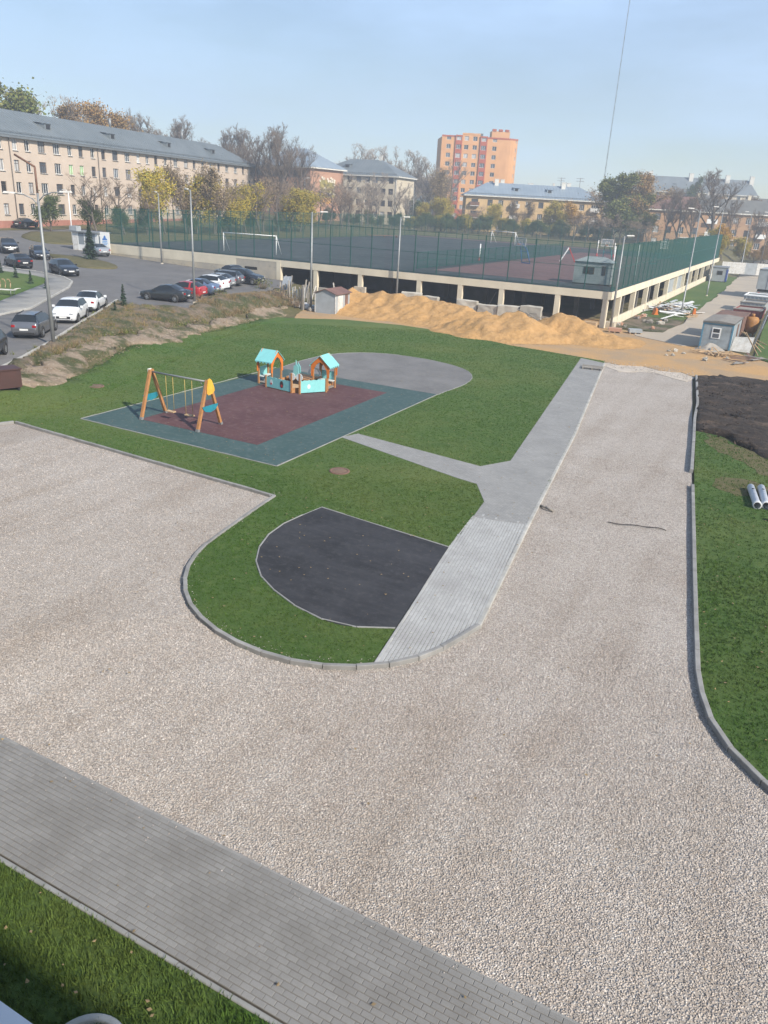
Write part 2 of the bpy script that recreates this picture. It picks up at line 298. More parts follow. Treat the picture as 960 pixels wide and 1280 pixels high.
def link(name, me, parent=None, loc=None, rz=None, scale=None):
    o = bpy.data.objects.new(name, me); COL.objects.link(o)
    if parent: o.parent = parent
    if loc is not None: o.location = loc
    if rz is not None: o.rotation_euler = (0, 0, rz) if not isinstance(rz, (tuple, list)) else rz
    if scale is not None: o.scale = scale
    return o
def tag(o, label=None, cat=None, group=None, kind=None):
    for k, v in (('label', label), ('category', cat), ('group', group), ('kind', kind)):
        if v: o[k] = v
    return o
def thing(name, label, cat, loc=(0, 0, 0), rz=0, group=None):
    o = bpy.data.objects.new(name, None); COL.objects.link(o); o.location = loc; o.rotation_euler = (0, 0, rz); o.empty_display_size = .3
    return tag(o, label, cat, group)
def copy_tree(o, parent=None):
    c = o.copy(); COL.objects.link(c); c.parent = parent
    for ch in o.children: copy_tree(ch, c)
    return c
def raw_mesh(name, v, f, mat, nper):      # numpy arrays -> mesh, all faces with nper corners
    me = bpy.data.meshes.new(name); n = len(f)
    me.vertices.add(len(v)); me.vertices.foreach_set('co', np.ascontiguousarray(v, dtype=np.float32).ravel())
    me.loops.add(n*nper); me.loops.foreach_set('vertex_index', np.ascontiguousarray(f, dtype=np.int32).ravel())
    me.polygons.add(n); me.polygons.foreach_set('loop_start', np.arange(0, n*nper, nper, dtype=np.int32)); me.polygons.foreach_set('loop_total', np.full(n, nper, dtype=np.int32))
    me.materials.append(M[mat]); me.polygons.foreach_set('use_smooth', np.zeros(n, dtype=bool)); me.update(calc_edges=True); me.validate(); return me
def inside(poly, x, y):
    r = np.zeros(len(x), bool); n = len(poly); j = n-1
    for i in range(n):
        xi, yi = poly[i]; xj, yj = poly[j]
        c = ((yi > y) != (yj > y)) & (x < (xj-xi)*(y-yi)/((yj-yi) or 1e-9)+xi); r ^= c; j = i
    return r
def scatter(poly, dens, maxd=None):
    p = np.array(poly); a = p.min(0); b = p.max(0); n = int((b-a).prod()*dens)
    q = a+RNG.random((n, 2))*(b-a); q = q[inside(poly, q[:, 0], q[:, 1])]
    # only what this window looks out on
    yaw = R(26.8); f = q[:, 0]*-math.sin(yaw)+q[:, 1]*math.cos(yaw); s = q[:, 0]*math.cos(yaw)+q[:, 1]*math.sin(yaw)
    k = (f > 3)&(np.abs(s) < f*.62+3.5)
    if maxd: k &= (q**2).sum(1) < maxd**2
    return q[k]
def arc(cx, cy, r, a0, a1, n): return [(cx+r*math.cos(R(a0+(a1-a0)*i/n)), cy+r*math.sin(R(a0+(a1-a0)*i/n))) for i in range(n+1)]
def smooth_line(pts, n=6):
    out = []; P = [pts[0]]+list(pts)+[pts[-1]]
    for i in range(1, len(P)-2):
        p0, p1, p2, p3 = (np.array(P[i+k], float) for k in (-1, 0, 1, 2))
        for t in np.linspace(0, 1, n, endpoint=False): out.append(tuple(.5*((2*p1)+(p2-p0)*t+(2*p0-5*p1+4*p2-p3)*t*t+(3*p1-p0-3*p2+p3)*t**3)))
    out.append(tuple(pts[-1])); return out
# ---------------------------------------------------------------- terrain
def lerp_tab(t, x):
    if x<=t[0][0]: return t[0][1]
    for (a,va),(b,vb) in zip(t,t[1:]):
        if x<=b: return va+(vb-va)*(x-a)/(b-a)
    return t[-1][1]
def sst(t):
    t=0. if t<0 else (1. if t>1 else t)
    return t*t*(3-2*t)
FOOT=[(15,-31.5),(25,-32),(35,-35),(45,-38),(58,-42),(68,-44),(76,-45)]
CREST=[(15,-35),(26.8,-38),(34,-41.9),(45,-45),(52,-47),(62,-49),(70.6,-50.5),(78,-53)]
def terrain(x,y):
    z=0.
    xf=lerp_tab(FOOT,y); xc=lerp_tab(CREST,y)
    under=(-83.2<x<-16.2 and 78.3<y<173)
    if x<xf and not under:
        zl=1.1+.031*max(0,-x-50)+.025*max(0,-x-90)
        if x<-83: zl=zl+max(0,3.35-zl)*sst((y-88)/14)
        z=zl*sst((xf-x)/(xf-xc))+.75*__import__('math').exp(-((x+45.9)/1.9)**2-((y-61)/6.5)**2)
    if y>172:
        zp=3.3*sst((y-172)/2.5)*sst((-13.-x)/7)
        if x<-80: zp=max(zp,3.35)
        z=max(z,zp,1.6*sst((y-175)/35))
        z+=.012*max(0,y-230)+.01*max(0,y-330)
    return z

def ground_sheet():
    def axis(segs):
        o = []
        for a, b, st in segs: o += list(np.arange(a, b, st))
        return o+[segs[-1][1]]
    xs = axis([(-480, -300, 20), (-300, -120, 6), (-120, -60, 2), (-60, -28, .8), (-28, -20, 2), (-20, -12, 1), (-12, 20, 4), (20, 300, 20), (300, 420, 40)])
    ys = axis([(-60, 0, 20), (0, 90, 1), (90, 168, 3), (168, 182, 1), (182, 300, 5), (300, 600, 20)])
    v = [(x, y, terrain(x, y)-.14) for y in ys for x in xs]; nx = len(xs)
    f = [(j*nx+i, j*nx+i+1, (j+1)*nx+i+1, (j+1)*nx+i) for j in range(len(ys)-1) for i in range(nx-1)]
    me = raw_mesh('ground', np.array(v), np.array(f), 'dry_grass', 4); me.polygons.foreach_set('use_smooth', [True]*len(f))
    tag(link('ground', me), 'rough dry grass ground under and around the whole site', 'ground', kind='structure')
ground_sheet()
def sheet(name, poly, z, mat, label, thick=.1, cat=None, kind='structure', parent=None):   # flat slab with real edges
    bm = bmesh.new(); vs = [bm.verts.new((x, y, z)) for x, y in poly]; fc = bm.faces.new(vs); fc.normal_update()
    if fc.normal.z < 0: fc.normal_flip()
    if thick:
        r = bmesh.ops.extrude_face_region(bm, geom=[fc]); 
        top = [g for g in r['geom'] if isinstance(g, bmesh.types.BMVert)]
        for q in fc.verts: q.co.z -= thick
        bmesh.ops.recalc_face_normals(bm, faces=bm.faces)
    bmesh.ops.triangulate(bm, faces=[f for f in bm.faces if len(f.verts) > 4])
    me = bpy.data.meshes.new(name); bm.to_mesh(me); bm.free(); me.materials.append(M[mat])
    o = link(name, me, parent)
    if not parent: tag(o, label, cat or name.replace('_', ' '), kind=kind)
    return o
def drape(name, poly, dz, mat, label, res=1.5, amp=0, cat=None):   # sheet that follows the terrain
    p = np.array(poly); a = p.min(0); b = p.max(0)
    bm = bmesh.new(); fc = bm.faces.new([bm.verts.new((x, y, 0)) for x, y in poly])
    for ax in (0, 1):
        for c in np.arange(math.floor(a[ax])+.31, b[ax], res):
            co = Vector((c, 0, 0)) if ax == 0 else Vector((0, c, 0)); no = Vector((1, 0, 0)) if ax == 0 else Vector((0, 1, 0))
            bmesh.ops.bisect_plane(bm, geom=bm.verts[:]+bm.edges[:]+bm.faces[:], plane_co=co, plane_no=no, dist=1e-4)
    edge = set(v for e in bm.edges if e.is_boundary for v in e.verts)
    from mathutils import noise
    for v in bm.verts:
        v.co.z = terrain(v.co.x, v.co.y)+dz
        if amp and v not in edge: v.co.z += amp*(.5+noise.noise(Vector((v.co.x*.7, v.co.y*.7, 3)))+.5*noise.noise(Vector((v.co.x*2.1, v.co.y*2.1, 8))))
    for e in [e for e in bm.edges if e.is_boundary]: pass
    bmesh.ops.recalc_face_normals(bm, faces=bm.faces)
    bmesh.ops.triangulate(bm, faces=[f for f in bm.faces if len(f.verts) > 4])
    # skirt so the sheet has an edge
    r = bmesh.ops.extrude_edge_only(bm, edges=[e for e in bm.edges if e.is_boundary])
    for v in [g for g in r['geom'] if isinstance(g, bmesh.types.BMVert)]: v.co.z -= .2
    up = sum(f.normal.z for f in bm.faces)
    if up < 0:
        for f in bm.faces: f.normal_flip()
    me = bpy.data.meshes.new(name); bm.to_mesh(me); bm.free(); me.materials.append(M[mat])
    me.polygons.foreach_set('use_smooth', [True]*len(me.polygons))
    return tag(link(name, me), label, cat or name.replace('_', ' '), kind='structure')
def kerb(name, pts, w, top, bot, mat, label, stone=1.0, z=None, parent=None):    # a row of kerb stones along a line
    root = thing(name, label, 'kerb', (pts[0][0], pts[0][1], 0)); root['kind'] = 'structure'
    seg = [(Vector((*pts[i], 0)), Vector((*pts[i+1], 0))) for i in range(len(pts)-1)]
    # resample
    line = []; acc = 0; L = [(b-a).length for a, b in seg]; tot = sum(L); n = max(1, round(tot/stone)); 
    def pt(s):
        for (a, b), l in zip(seg, L):
            if s <= l+1e-6: return a.lerp(b, min(1, s/l) if l else 0)
            s -= l
        return seg[-1][1]
    q = [pt(tot*i/n) for i in range(n+1)]; org = root.location
    for i in range(n):
        a, b = q[i], q[i+1]; d = (b-a).normalized(); a = a+d*.006; b = b-d*.006; sx = Vector((d.y, -d.x, 0))*w/2; c = .012; j = random.uniform(-.008, .008)
        zt = (top if z is None else terrain(a.x, a.y)+top)+j
        zb = bot if z is None else zt-(top-bot)
        m = MB(); vs = []
        for p in (a, b):
            for off, zz in ((-1, zb), (-1, zt-c), (-1+2*c/w, zt), (1-2*c/w, zt), (1, zt-c), (1, zb)): vs.append(p+sx*off+Vector((0, 0, zz))-org)
        m.add(vs, [(k, k+1, k+7, k+6) for k in range(5)]+[(0, 5, 4, 3, 2, 1), (6, 7, 8, 9, 10, 11)])
        m.build('kerb_stone', mat, root)
    return root

def jag(poly, step=.9, amp=.25, skip=()):      # break up a ruler straight outline
    from mathutils import noise
    out = []; n = len(poly)
    for i in range(n):
        a, b = Vector((*poly[i], 0)), Vector((*poly[(i+1) % n], 0)); d = b-a; k = max(1, int(d.length/step)); nn = Vector((-d.y, d.x, 0)).normalized()
        for j in range(k):
            p = a+d*j/k; q = noise.noise(Vector((p.x*.31, p.y*.23, 2.3)))+.55*noise.noise(Vector((p.x*.83, p.y*.71, 7.7)))+.3*noise.noise(Vector((p.x*2.7, p.y*2.1, 1.1))); p = p+nn*amp*q*(0 if i in skip else 1); out.append((p.x, p.y))
    return out
# --- outlines in metres (x along our facade, y away from it)
CURVE = smooth_line([(-15.95, 22.4), (-15.79, 21.2), (-15.45, 19.0), (-15.1, 17.2), (-14.3, 15.6), (-12.9, 14.25), (-11.0, 13.5), (-9.0, 13.5), (-7.4, 14.3), (-6.4, 15.6), (-5.85, 17.6)], 4)
ROAD_L = [(-5.85, 17.6), (-6.98, 25.28), (-8.79, 38.28), (-12.2, 59.5)]
ISLAND = [(-31.5, 23.35)]+CURVE+ROAD_L[1:]
RKERB = [(-5.85, 59.3), (-4.1, 46), (-2.72, 35.5), (-1.34, 25.5), (-.75, 21.3), (-.3, 18.2), (0.05, 16.8), (.55, 15.8), (1.5, 14.75), (2.6, 13.9), (4.2, 13.2), (9, 12.8)]
gravel_poly = [(-32.0, 8.02), (12, 8.02), (12, 12.8)]+RKERB[::-1]+[(-6.6, 60.4), (-8.2, 59.6), (-9.6, 60.5), (-11.2, 59.9), (-12.3, 60.2)]+ROAD_L[::-1][1:]+CURVE[::-1][1:]+[(-31.5, 23.35), (-31.9, 22.8)]
sheet('gravel_yard', gravel_poly, -.085, 'gravel', 'pale crushed stone gravel yard and roadway', .05, 'gravel')
lawn_poly = [(-31.9, 22.8), (-31.5, 23.35)]+CURVE+ROAD_L[1:]+[(-12.4, 60.4), (-14.4, 60.8), (-17.5, 61.4), (-20.3, 61.8), (-24, 63.3), (-27.2, 64.4), (-32, 64.9), (-37.4, 63.9), (-41.2, 61), (-40.9, 55), (-38.4, 45.3), (-35.2, 37.8), (-33.6, 33), (-32.6, 30), (-31.95, 26)]
lawn_poly = lawn_poly[::-1]
sheet('lawn', lawn_poly, -.004, 'lawn', 'mown green lawn round the playground and beside the path', .1, 'lawn')
drape('lawn_bank', jag([(-31.9, 22.8), (-31.97, 26), (-32.6, 30), (-33.6, 33), (-35.2, 37.8), (-38.4, 45.3), (-40.9, 55), (-41.2, 61), (-43.0, 60), (-42.2, 55), (-40.8, 47), (-39.6, 39), (-37.6, 34.2), (-36.0, 31.2), (-35.2, 28.6), (-35.6, 26.8), (-34.4, 25.2), (-34.4, 22.8)], .4, .7), .0, 'lawn', 'green lawn edge climbing the low bank towards the street', 1.0, .02, 'lawn')
drape('stony_bank', jag([(-35.65, 26.2), (-35.25, 28.6), (-36.05, 31.2), (-37.65, 34.2), (-39.65, 39), (-40.85, 47), (-42.3, 55), (-43.3, 61.5), (-44.6, 64.5), (-44.2, 58), (-43.2, 51), (-42.2, 44), (-41.6, 39), (-40.2, 34.3), (-38.4, 31), (-37.0, 28.2), (-36.4, 26.2)], .35, 1.3), .03, 'bank_mix', 'bare stony dirt band along the foot of the weedy bank', .5, .16, 'dirt')
drape('weedy_bank', jag([(-36.4, 26.4), (-37.0, 28.2), (-38.4, 31), (-40.2, 34.3), (-41.6, 39), (-42.2, 44), (-43.2, 51), (-44.2, 58), (-44.6, 64.5), (-45.5, 71), (-49.8, 71.2), (-49.2, 62), (-48.6, 57.0), (-45.6, 51.6), (-50.4, 50.0), (-53.0, 51.0), (-45.25, 39.6), (-41.3, 33.9), (-38.7, 29.7), (-37.2, 27)], .7, .5, tuple(range(9, 19))), .05, 'bank_soil', 'rough weedy earth bank between street and lawn', .5, .26, 'bank')
right_lawn = [(p[0]+.08, p[1]) for p in RKERB if p[1] < 44 and p[1] > 13.5][::-1]+[(-3.55, 43.2), (-2.3, 42.9), (-.8, 40.7), (.4, 40.0), (4, 38.6), (14, 37), (14, 13)]
right_lawn = [(4.3, 13.28)]+right_lawn
sheet('lawn_verge', right_lawn, -.004, 'lawn', 'patchy green verge to the right of the gravel road kerb', .1, 'lawn')
sheet('worn_patch', jag([(-3.3, 43.0), (-2.2, 39.5), (-.2, 37.2), (2, 37.6), (5, 37.2), (5, 39.2), (.4, 40.4), (-.8, 41.2), (-2.3, 43.2)], .5, .9), .003, 'dry_grass', 'worn brownish grass along the edge of the dark soil', .05, 'grass')
drape('soil_patch', jag([(-5.7, 59.2), (-3.55, 43.2), (-2.3, 42.9), (-.8, 40.7), (.4, 40.0), (4, 38.6), (16, 38), (16, 62.5), (4, 62.2), (-1.1, 61.0), (-3.4, 60.6)], .5, .9, (0,)), .015, 'dark_soil', 'dark freshly turned soil beside the gravel road', .38, .17, 'soil')
sheet('bare_patch', jag([(-1.6, 34.2), (-.6, 33.2), (.6, 34.8), (-.2, 35.6), (-1.2, 35.5)], .4, .5), .003, 'dry_grass', 'bare brownish patch in the verge near the kerb', .05, 'grass')
sheet('front_lawn', [(-34, -.3), (14, -.3), (14, 5.93), (-34, 5.93)], -.03, 'lawn', 'dark green grass strip below our window', .1, 'lawn')
sheet('sandy_yard', jag([(-12.3, 60.2), (-11.2, 59.9), (-9.6, 60.5), (-8.2, 59.6), (-6.6, 60.4), (-5.85, 59.3), (-3.4, 60.6), (-1.1, 61.0), (4, 62.2), (16, 62.5), (16, 66), (1, 67), (-2.6, 71.5), (-6.9, 75), (-7.2, 80), (-9.4, 86), (-11.2, 80), (-14.5, 78.6), (-16.1, 79.0), (-16.4, 84), (-25, 86), (-54, 86), (-54, 77.9), (-46, 76), (-44.8, 71), (-43.6, 66), (-41.2, 61.05), (-37.4, 63.95), (-32, 64.95), (-27.2, 64.45), (-24, 63.35), (-20.3, 61.85), (-17.5, 61.45), (-14.4, 60.85)], .8, .45), -.03, 'sandy_ground', 'orange sandy ground trampled in front of the concrete deck', .1, 'sand')
sheet('lime_patch', jag([(-12.1, 58.6), (-10.6, 57.2), (-8.6, 58.6), (-6.0, 57.0), (-5.8, 59.3), (-6.6, 61.2), (-8.2, 60.6), (-9.6, 61.4), (-11.2, 60.8), (-12.6, 60.6)], .5, .5), -.062, 'lime', 'whitish fine gravel where the roadway meets the sand', .1, 'gravel')
sheet('service_lane', jag([(-14.6, 78.9), (-11.4, 80.2), (-10.9, 88), (-11.1, 100), (-11.5, 139), (-12.4, 175), (-3.4, 175), (-3.6, 130), (-3.9, 110), (-4.4, 88), (-6.9, 75.2), (-8.5, 73.2), (-13, 76)], 1.2, .3), .004, 'lane_concrete', 'worn concrete lane running beside the deck', .1, 'lane')
drape('lane_end', [(-12.6, 174.5), (-12.5, 205), (-9, 230), (-1.0, 230), (-2.8, 205), (-3.4, 174.5)], .04, 'lane_concrete', 'far end of the concrete lane towards the brick houses', 2.5, cat='lane')

# --- streets on the left
drape('street', [(-30, 17), (-37.2, 27), (-38.7, 29.7), (-41.3, 33.9), (-45.25, 39.6), (-53.0, 51.0), (-50.4, 50.0), (-45.6, 51.6), (-48.6, 57.0), (-49.2, 62), (-49.8, 71.2), (-52.5, 77.6), (-56, 77.7), (-84.5, 77.9), (-86.5, 81), (-98, 90.5), (-106, 100), (-110, 99), (-109, 86), (-108, 72), (-122, 72), (-122, 50), (-52, 22)], .03, 'asphalt', 'grey asphalt street and car park', 1.5, cat='street')
drape('verge_island', smooth_line([(-84.5, 70.2), (-78.5, 66.8), (-72.5, 64.6), (-69.8, 66.6), (-71.2, 68.9), (-75.4, 71.0), (-80, 71.6), (-84.5, 70.2)], 4)[:-1], .14, 'dry_grass', 'dry grass traffic island with a small spruce', 1.2, .05, 'verge')
drape('verge_corner', smooth_line([(-106.5, 86.2), (-101, 80), (-94.5, 78.8), (-92.6, 83.2), (-98.5, 90.4), (-104.5, 96), (-106.5, 86.2)], 4)[:-1], .14, 'dry_grass', 'scruffy dry verge beside the white kiosk', 1.2, .05, 'verge')
drape('footpath', [(-49.5, 35.2), (-52.2, 38.5), (-53.2, 42.2), (-60.7, 52.6), (-63.6, 55.6), (-66.6, 57.2), (-71.5, 57.6), (-76, 56.6), (-86, 50), (-86, 47.5), (-74, 54.6), (-69, 55.3), (-66.2, 54.9), (-63.5, 52.2), (-56.8, 42), (-53.5, 36.2), (-50.6, 32.6)], .12, 'grey_asphalt', 'pinkish grey footpath curving beside the street', 1.5, cat='footpath')
drape('street_lawn', [(-53.6, 36.2), (-56.9, 42), (-63.6, 52.2), (-66.3, 54.8), (-69, 55.2), (-74, 54.5), (-86, 47.4), (-86, 30), (-62, 26)], .13, 'lawn', 'grass plot with a bench beyond the footpath', 1.5, .03, 'lawn')
kerb('kerb', [(-37.2, 27), (-38.7, 29.7), (-41.3, 33.9), (-45.25, 39.6), (-53.0, 51.0)], .16, .17, -.1, 'kerb_light', 'pale kerb between the parked cars and the weedy bank', 1.0, z=1)
kerb('kerb', [(-49.5, 35.2), (-52.2, 38.5), (-53.2, 42.2), (-60.7, 52.6), (-63.6, 55.6), (-66.6, 57.2), (-71.5, 57.6), (-76, 56.6)], .16, .17, -.1, 'kerb_light', 'kerb along the curving footpath', 1.0, z=1)

# --- kerbs in front
kerb('kerb', [(-32.2, 16), (-31.9, 22.8), (-31.5, 23.35)], .15, .03, -.3, 'kerb', 'short kerb closing the corner of the gravel yard', 1.0)
kerb('kerb', [(-31.4, 23.38), (-15.95, 22.43)], .12, .035, -.3, 'kerb', 'straight grey kerb between gravel yard and playground lawn', 1.0)
kerb('kerb', CURVE, .12, .05, -.3, 'kerb', 'curved grey kerb round the rounded lawn', .8)
kerb('kerb', ROAD_L, .12, .015, -.3, 'kerb_light', 'flush kerb along the paver path beside the gravel road', 1.0)
kerb('kerb', [(-2.46, 33.6)]+[p for p in RKERB if p[1] < 34.0], .13, .06, -.3, 'kerb', 'grey kerb bending round the right hand verge', 1.0)
kerb('kerb', [(-5.6, 59.2), (-4.35, 50), (-4.0, 46), (-3.4, 41), (-2.78, 35.6)], .15, .10, -.3, 'kerb', 'uneven loose kerb beside the dark soil', 1.0)
kerb('kerb', [(-16, 5.96), (4, 5.96)], .08, .0, -.3, 'edging', 'thin edging kerb between front paving and grass strip', 1.0)
kerb('kerb', [(-16, 8.03), (4, 8.03)], .08, .0, -.3, 'kerb', 'thin edging kerb between front paving and gravel yard', 1.0)
kerb('kerb', [(-7.3, 14.5), (-8.55, 21.7), (-8.93, 24.8)], .07, .004, -.1, 'kerb_light', 'thin edging kerb on the lawn side of the pale walk', 1.0)

# --- playground surfaces
sheet('play_surface', [(-29.5, 25.6), (-17.95, 25.35), (-18.0, 41.7), (-29.3, 41.7)], .012, 'teal_rubber', 'teal rubber playground surface', .06)
sheet('play_surface_centre', [(-27.3, 27.2), (-20.3, 27.2), (-20.5, 40.1), (-27.3, 40.1)], .018, 'burgundy_rubber', 'burgundy rubber square in the middle of the playground', .06)
HALF = [(-18.0, 41.72)]+smooth_line([(-18.0, 41.72), (-17.75, 45.4), (-18.35, 48.1), (-20.0, 50.1), (-23.3, 51.3), (-27.0, 50.9), (-29.2, 48.4), (-29.6, 45), (-29.3, 41.72)], 5)[1:]
sheet('asphalt_apron', HALF, .010, 'apron', 'half round grey asphalt apron behind the playground', .06)
kerb('edging', [(-17.9, 41.7)]+[(x*1.0+.02, y+.04) for x, y in HALF[1:]], .055, .024, -.1, 'edging', 'thin pale edging round the grey half round apron', 1.0)
for a, b, nm in (((-29.55, 41.7), (-29.56, 25.56), 'left side'), ((-29.55, 25.55), (-17.92, 25.3), 'near side'), ((-17.9, 25.3), (-17.95, 41.7), 'path side')):
    kerb('edging', [a, b], .055, .024, -.1, 'edging', 'thin pale edging on the %s of the teal playground' % nm, 1.0)
PAD = [(-8.58, 21.85), (-13.9, 22.45)]+smooth_line([(-13.9, 22.45), (-14.15, 20.4), (-13.9, 18.9), (-13.2, 17.55), (-12.2, 16.6), (-10.56, 15.8), (-9.0, 15.6), (-7.68, 16.25)], 4)[1:]
sheet('rubber_pad', PAD, .012, 'dark_rubber', 'dark grey D shaped rubber pad in the rounded lawn', .06)
kerb('edging', PAD[1:], .055, .024, -.1, 'edging', 'thin pale edging round the dark D shaped pad', 1.0)
kerb('edging', PAD[:2], .055, .024, -.1, 'edging', 'thin pale edging on the straight side of the dark pad', 1.0)
# paver path: smooth far stretch, coarse light near stretch
sheet('paver_path', [(-8.0, 25.0), (-7.02, 25.28), (-8.83, 38.28), (-12.24, 59.5), (-14.2, 60.3), (-10.02, 32.07), (-10.85, 30.5), (-17.6, 31.6), (-17.95, 30.6), (-11.14, 28.48), (-10.12, 28.26), (-9.14, 26.54), (-8.9, 24.8)], .008, 'paver_smooth', 'smooth grey block paving path with a spur to the playground', .06, 'path')
near_path = [(-7.38, 14.36), (-6.4, 15.6), (-5.87, 17.6), (-7.03, 25.6), (-8.0, 25.4), (-8.95, 25.2), (-8.58, 21.79), (-7.68, 16.25)]
np_o = sheet('paver_walk', near_path, -.004, 'paver_joint_light', 'pale block paving walk curving to the kerb', .06, 'walk')
def paver_mesh(l=.194, w=.091, h=.05, c=.006):
    a, b = l/2, w/2
    v = [(-a, -b, 0), (a, -b, 0), (a, b, 0), (-a, b, 0), (-a, -b, h-c), (a, -b, h-c), (a, b, h-c), (-a, b, h-c), (-a+c, -b+c, h), (a-c, -b+c, h), (a-c, b-c, h), (-a+c, b-c, h)]
    f = [(8, 9, 10, 11)]+[(i, (i+1) % 4, 4+(i+1) % 4, 4+i) for i in range(4)]+[(4+i, 4+(i+1) % 4, 8+(i+1) % 4, 8+i) for i in range(4)]
    return np.array(v), np.array(f)
PV, PF = paver_mesh()
def paver_field(poly, org, ang, ntile, z, scale=1.0):
    c, s = math.cos(ang), math.sin(ang); i0 = np.arange(-ntile, ntile); I, J = np.meshgrid(i0, i0)
    u = (I+.5*(J % 2))*.2*scale; w = J*.1*scale; x = org[0]+u*c-w*s; y = org[1]+u*s+w*c
    x, y = x.ravel(), y.ravel(); k = inside(poly, x, y); return x[k], y[k]
def joined_pavers(name, x, y, z, ang, mat, parent, scale=1.0):
    n = len(x); c, s = math.cos(ang), math.sin(ang); P = PV.copy()*[scale, scale, 1]
    rx = P[:, 0]*c-P[:, 1]*s; ry = P[:, 0]*s+P[:, 1]*c
    v = np.zeros((n, 12, 3)); v[:, :, 0] = x[:, None]+rx; v[:, :, 1] = y[:, None]+ry; v[:, :, 2] = z-.044+PV[:, 2]+RNG.uniform(-.0025, .0025, n)[:, None]
    f = (PF[None]+(np.arange(n)*12)[:, None, None]).reshape(-1, 4)
    o = link(name, raw_mesh(name, v.reshape(-1, 3), f, mat, 4), parent); o['kind'] = 'stuff'; return o
x, y = paver_field(near_path, (-8.22, 20), R(99.2), 120, 0)
joined_pavers('paver_rows', x, y, .0, R(99.2), 'paver_light', np_o)
# front pavement: the 300 nearest pavers one by one, the rest joined
fp = [(-16, 6.02), (4, 6.02), (4, 8.02), (-16, 8.02)]
fpo = sheet('pavement', fp, -.003, 'paver_joint', 'grey block pavement strip in front of our building', .06, 'pavement')
x, y = paver_field(fp, (-6, 7.07), 0.0, 130, 0)
kx = (x > -15.85)&(x < 3.9)&(y > 6.06)&(y < 7.98); x, y = x[kx], y[kx]
yaw = R(26.8); fd = -x*math.sin(yaw)+y*math.cos(yaw); sd = x*math.cos(yaw)+y*math.sin(yaw)
depth = fd*math.cos(R(21.85))+10.5*math.sin(R(21.85)); vert = fd*math.sin(R(21.85))-10.5*math.cos(R(21.85))
vis = (np.abs(sd/depth) < .49)&(vert/depth > -.655)
order = np.argsort(np.where(vis, depth, 1e3)); near = order[:300]; rest = np.ones(len(x), bool); rest[near] = False
pm_ = raw_mesh('paver', PV, PF, 'paver', 4)
for i in near: link('paver', pm_, fpo, (x[i], y[i], -.044+random.uniform(-.0025, .0025)))
joined_pavers('paver_rows', x[rest], y[rest], .0, 0., 'paver', fpo)

# --- loose stones, grass blades: nobody could count them
def stones(name, q, smin, smax, z, label, mat='gravel_stone'):
    n = len(q); base = np.array([(1, 0, 0), (0, 1, 0), (-1, 0, 0), (0, -1, 0), (0, 0, 1), (0, 0, -1)], float)
    fc = np.array([(0, 1, 4), (1, 2, 4), (2, 3, 4), (3, 0, 4), (1, 0, 5), (2, 1, 5), (3, 2, 5), (0, 3, 5)])
    a = RNG.random(n)*6.28; sz = RNG.uniform(smin, smax, (n, 1, 3))*[1, .8, .62]
    v = (base[None]+RNG.normal(0, .22, (n, 6, 3)))*sz
    c, s = np.cos(a)[:, None], np.sin(a)[:, None]; t = RNG.normal(0, .45, n)[:, None]
    v[:, :, 2] += v[:, :, 0]*t
    w = v.copy(); w[:, :, 0] = v[:, :, 0]*c-v[:, :, 1]*s+q[:, :1]; w[:, :, 1] = v[:, :, 0]*s+v[:, :, 1]*c+q[:, 1:]; w[:, :, 2] += z if np.isscalar(z) else z[:, None]
    o = link(name, raw_mesh(name, w.reshape(-1, 3), (fc[None]+(np.arange(n)*6)[:, None, None]).reshape(-1, 3), mat, 3)); return tag(o, label, 'gravel', kind='stuff')
q = scatter(gravel_poly, 560, 19); q2 = scatter(gravel_poly, 170, 36); q2 = q2[(q2**2).sum(1) > 19**2]
stones('gravel_stones', np.vstack((q, q2)), .013, .026, -.078, 'loose crushed stones lying over the gravel yard')
bank = [(-35.6, 26.4), (-37.6, 34.2), (-40.8, 47), (-43.3, 61.5), (-46, 66), (-48.5, 57), (-46, 52), (-50, 49.5), (-41.6, 35), (-37, 27.6)]
q = scatter(bank, 7)
stones('bank_stones', q, .02, .085, np.array([terrain(a, b)+.1 for a, b in q]), 'stones and rubble strewn over the weedy bank', 'stony_dirt')
def blades(name, polys, label, h=(.05, .11), zf=0., mat='grass_blade'):
    qs = []; 
    for poly, dens, mn, mx, holes in polys:
        q = scatter(poly, dens, mx)
        if mn: q = q[(q**2).sum(1) > mn**2]
        for hp in holes: q = q[~inside(hp, q[:, 0], q[:, 1])]
        qs.append(q)
    q = np.vstack(qs); nb = 4; q = np.repeat(q, nb, 0); n = len(q); q = q+RNG.normal(0, .03, (n, 2))
    a = RNG.random(n)*6.28; hh = RNG.uniform(*h, n); ln = RNG.uniform(.2, .9, n)*hh; w = RNG.uniform(.006, .012, n)
    dist = np.sqrt((q**2).sum(1)); w = w*np.clip(dist/14, 1, 1.7)
    b = RNG.random(n)*6.28; z = np.array([terrain(p[0], p[1]) for p in q])+zf if zf else np.zeros(n)-.01
    v = np.zeros((n, 3, 3)); v[:, 0, :2] = q+np.stack((np.cos(a)*w, np.sin(a)*w), 1); v[:, 1, :2] = q-np.stack((np.cos(a)*w, np.sin(a)*w), 1); v[:, 2, :2] = q+np.stack((np.cos(b)*ln, np.sin(b)*ln), 1)
    v[:, :2, 2] = z[:, None]; v[:, 2, 2] = z+hh
    o = link(name, raw_mesh(name, v.reshape(-1, 3), np.arange(n*3).reshape(-1, 3), mat, 3)); return tag(o, label, 'grass', kind='stuff')
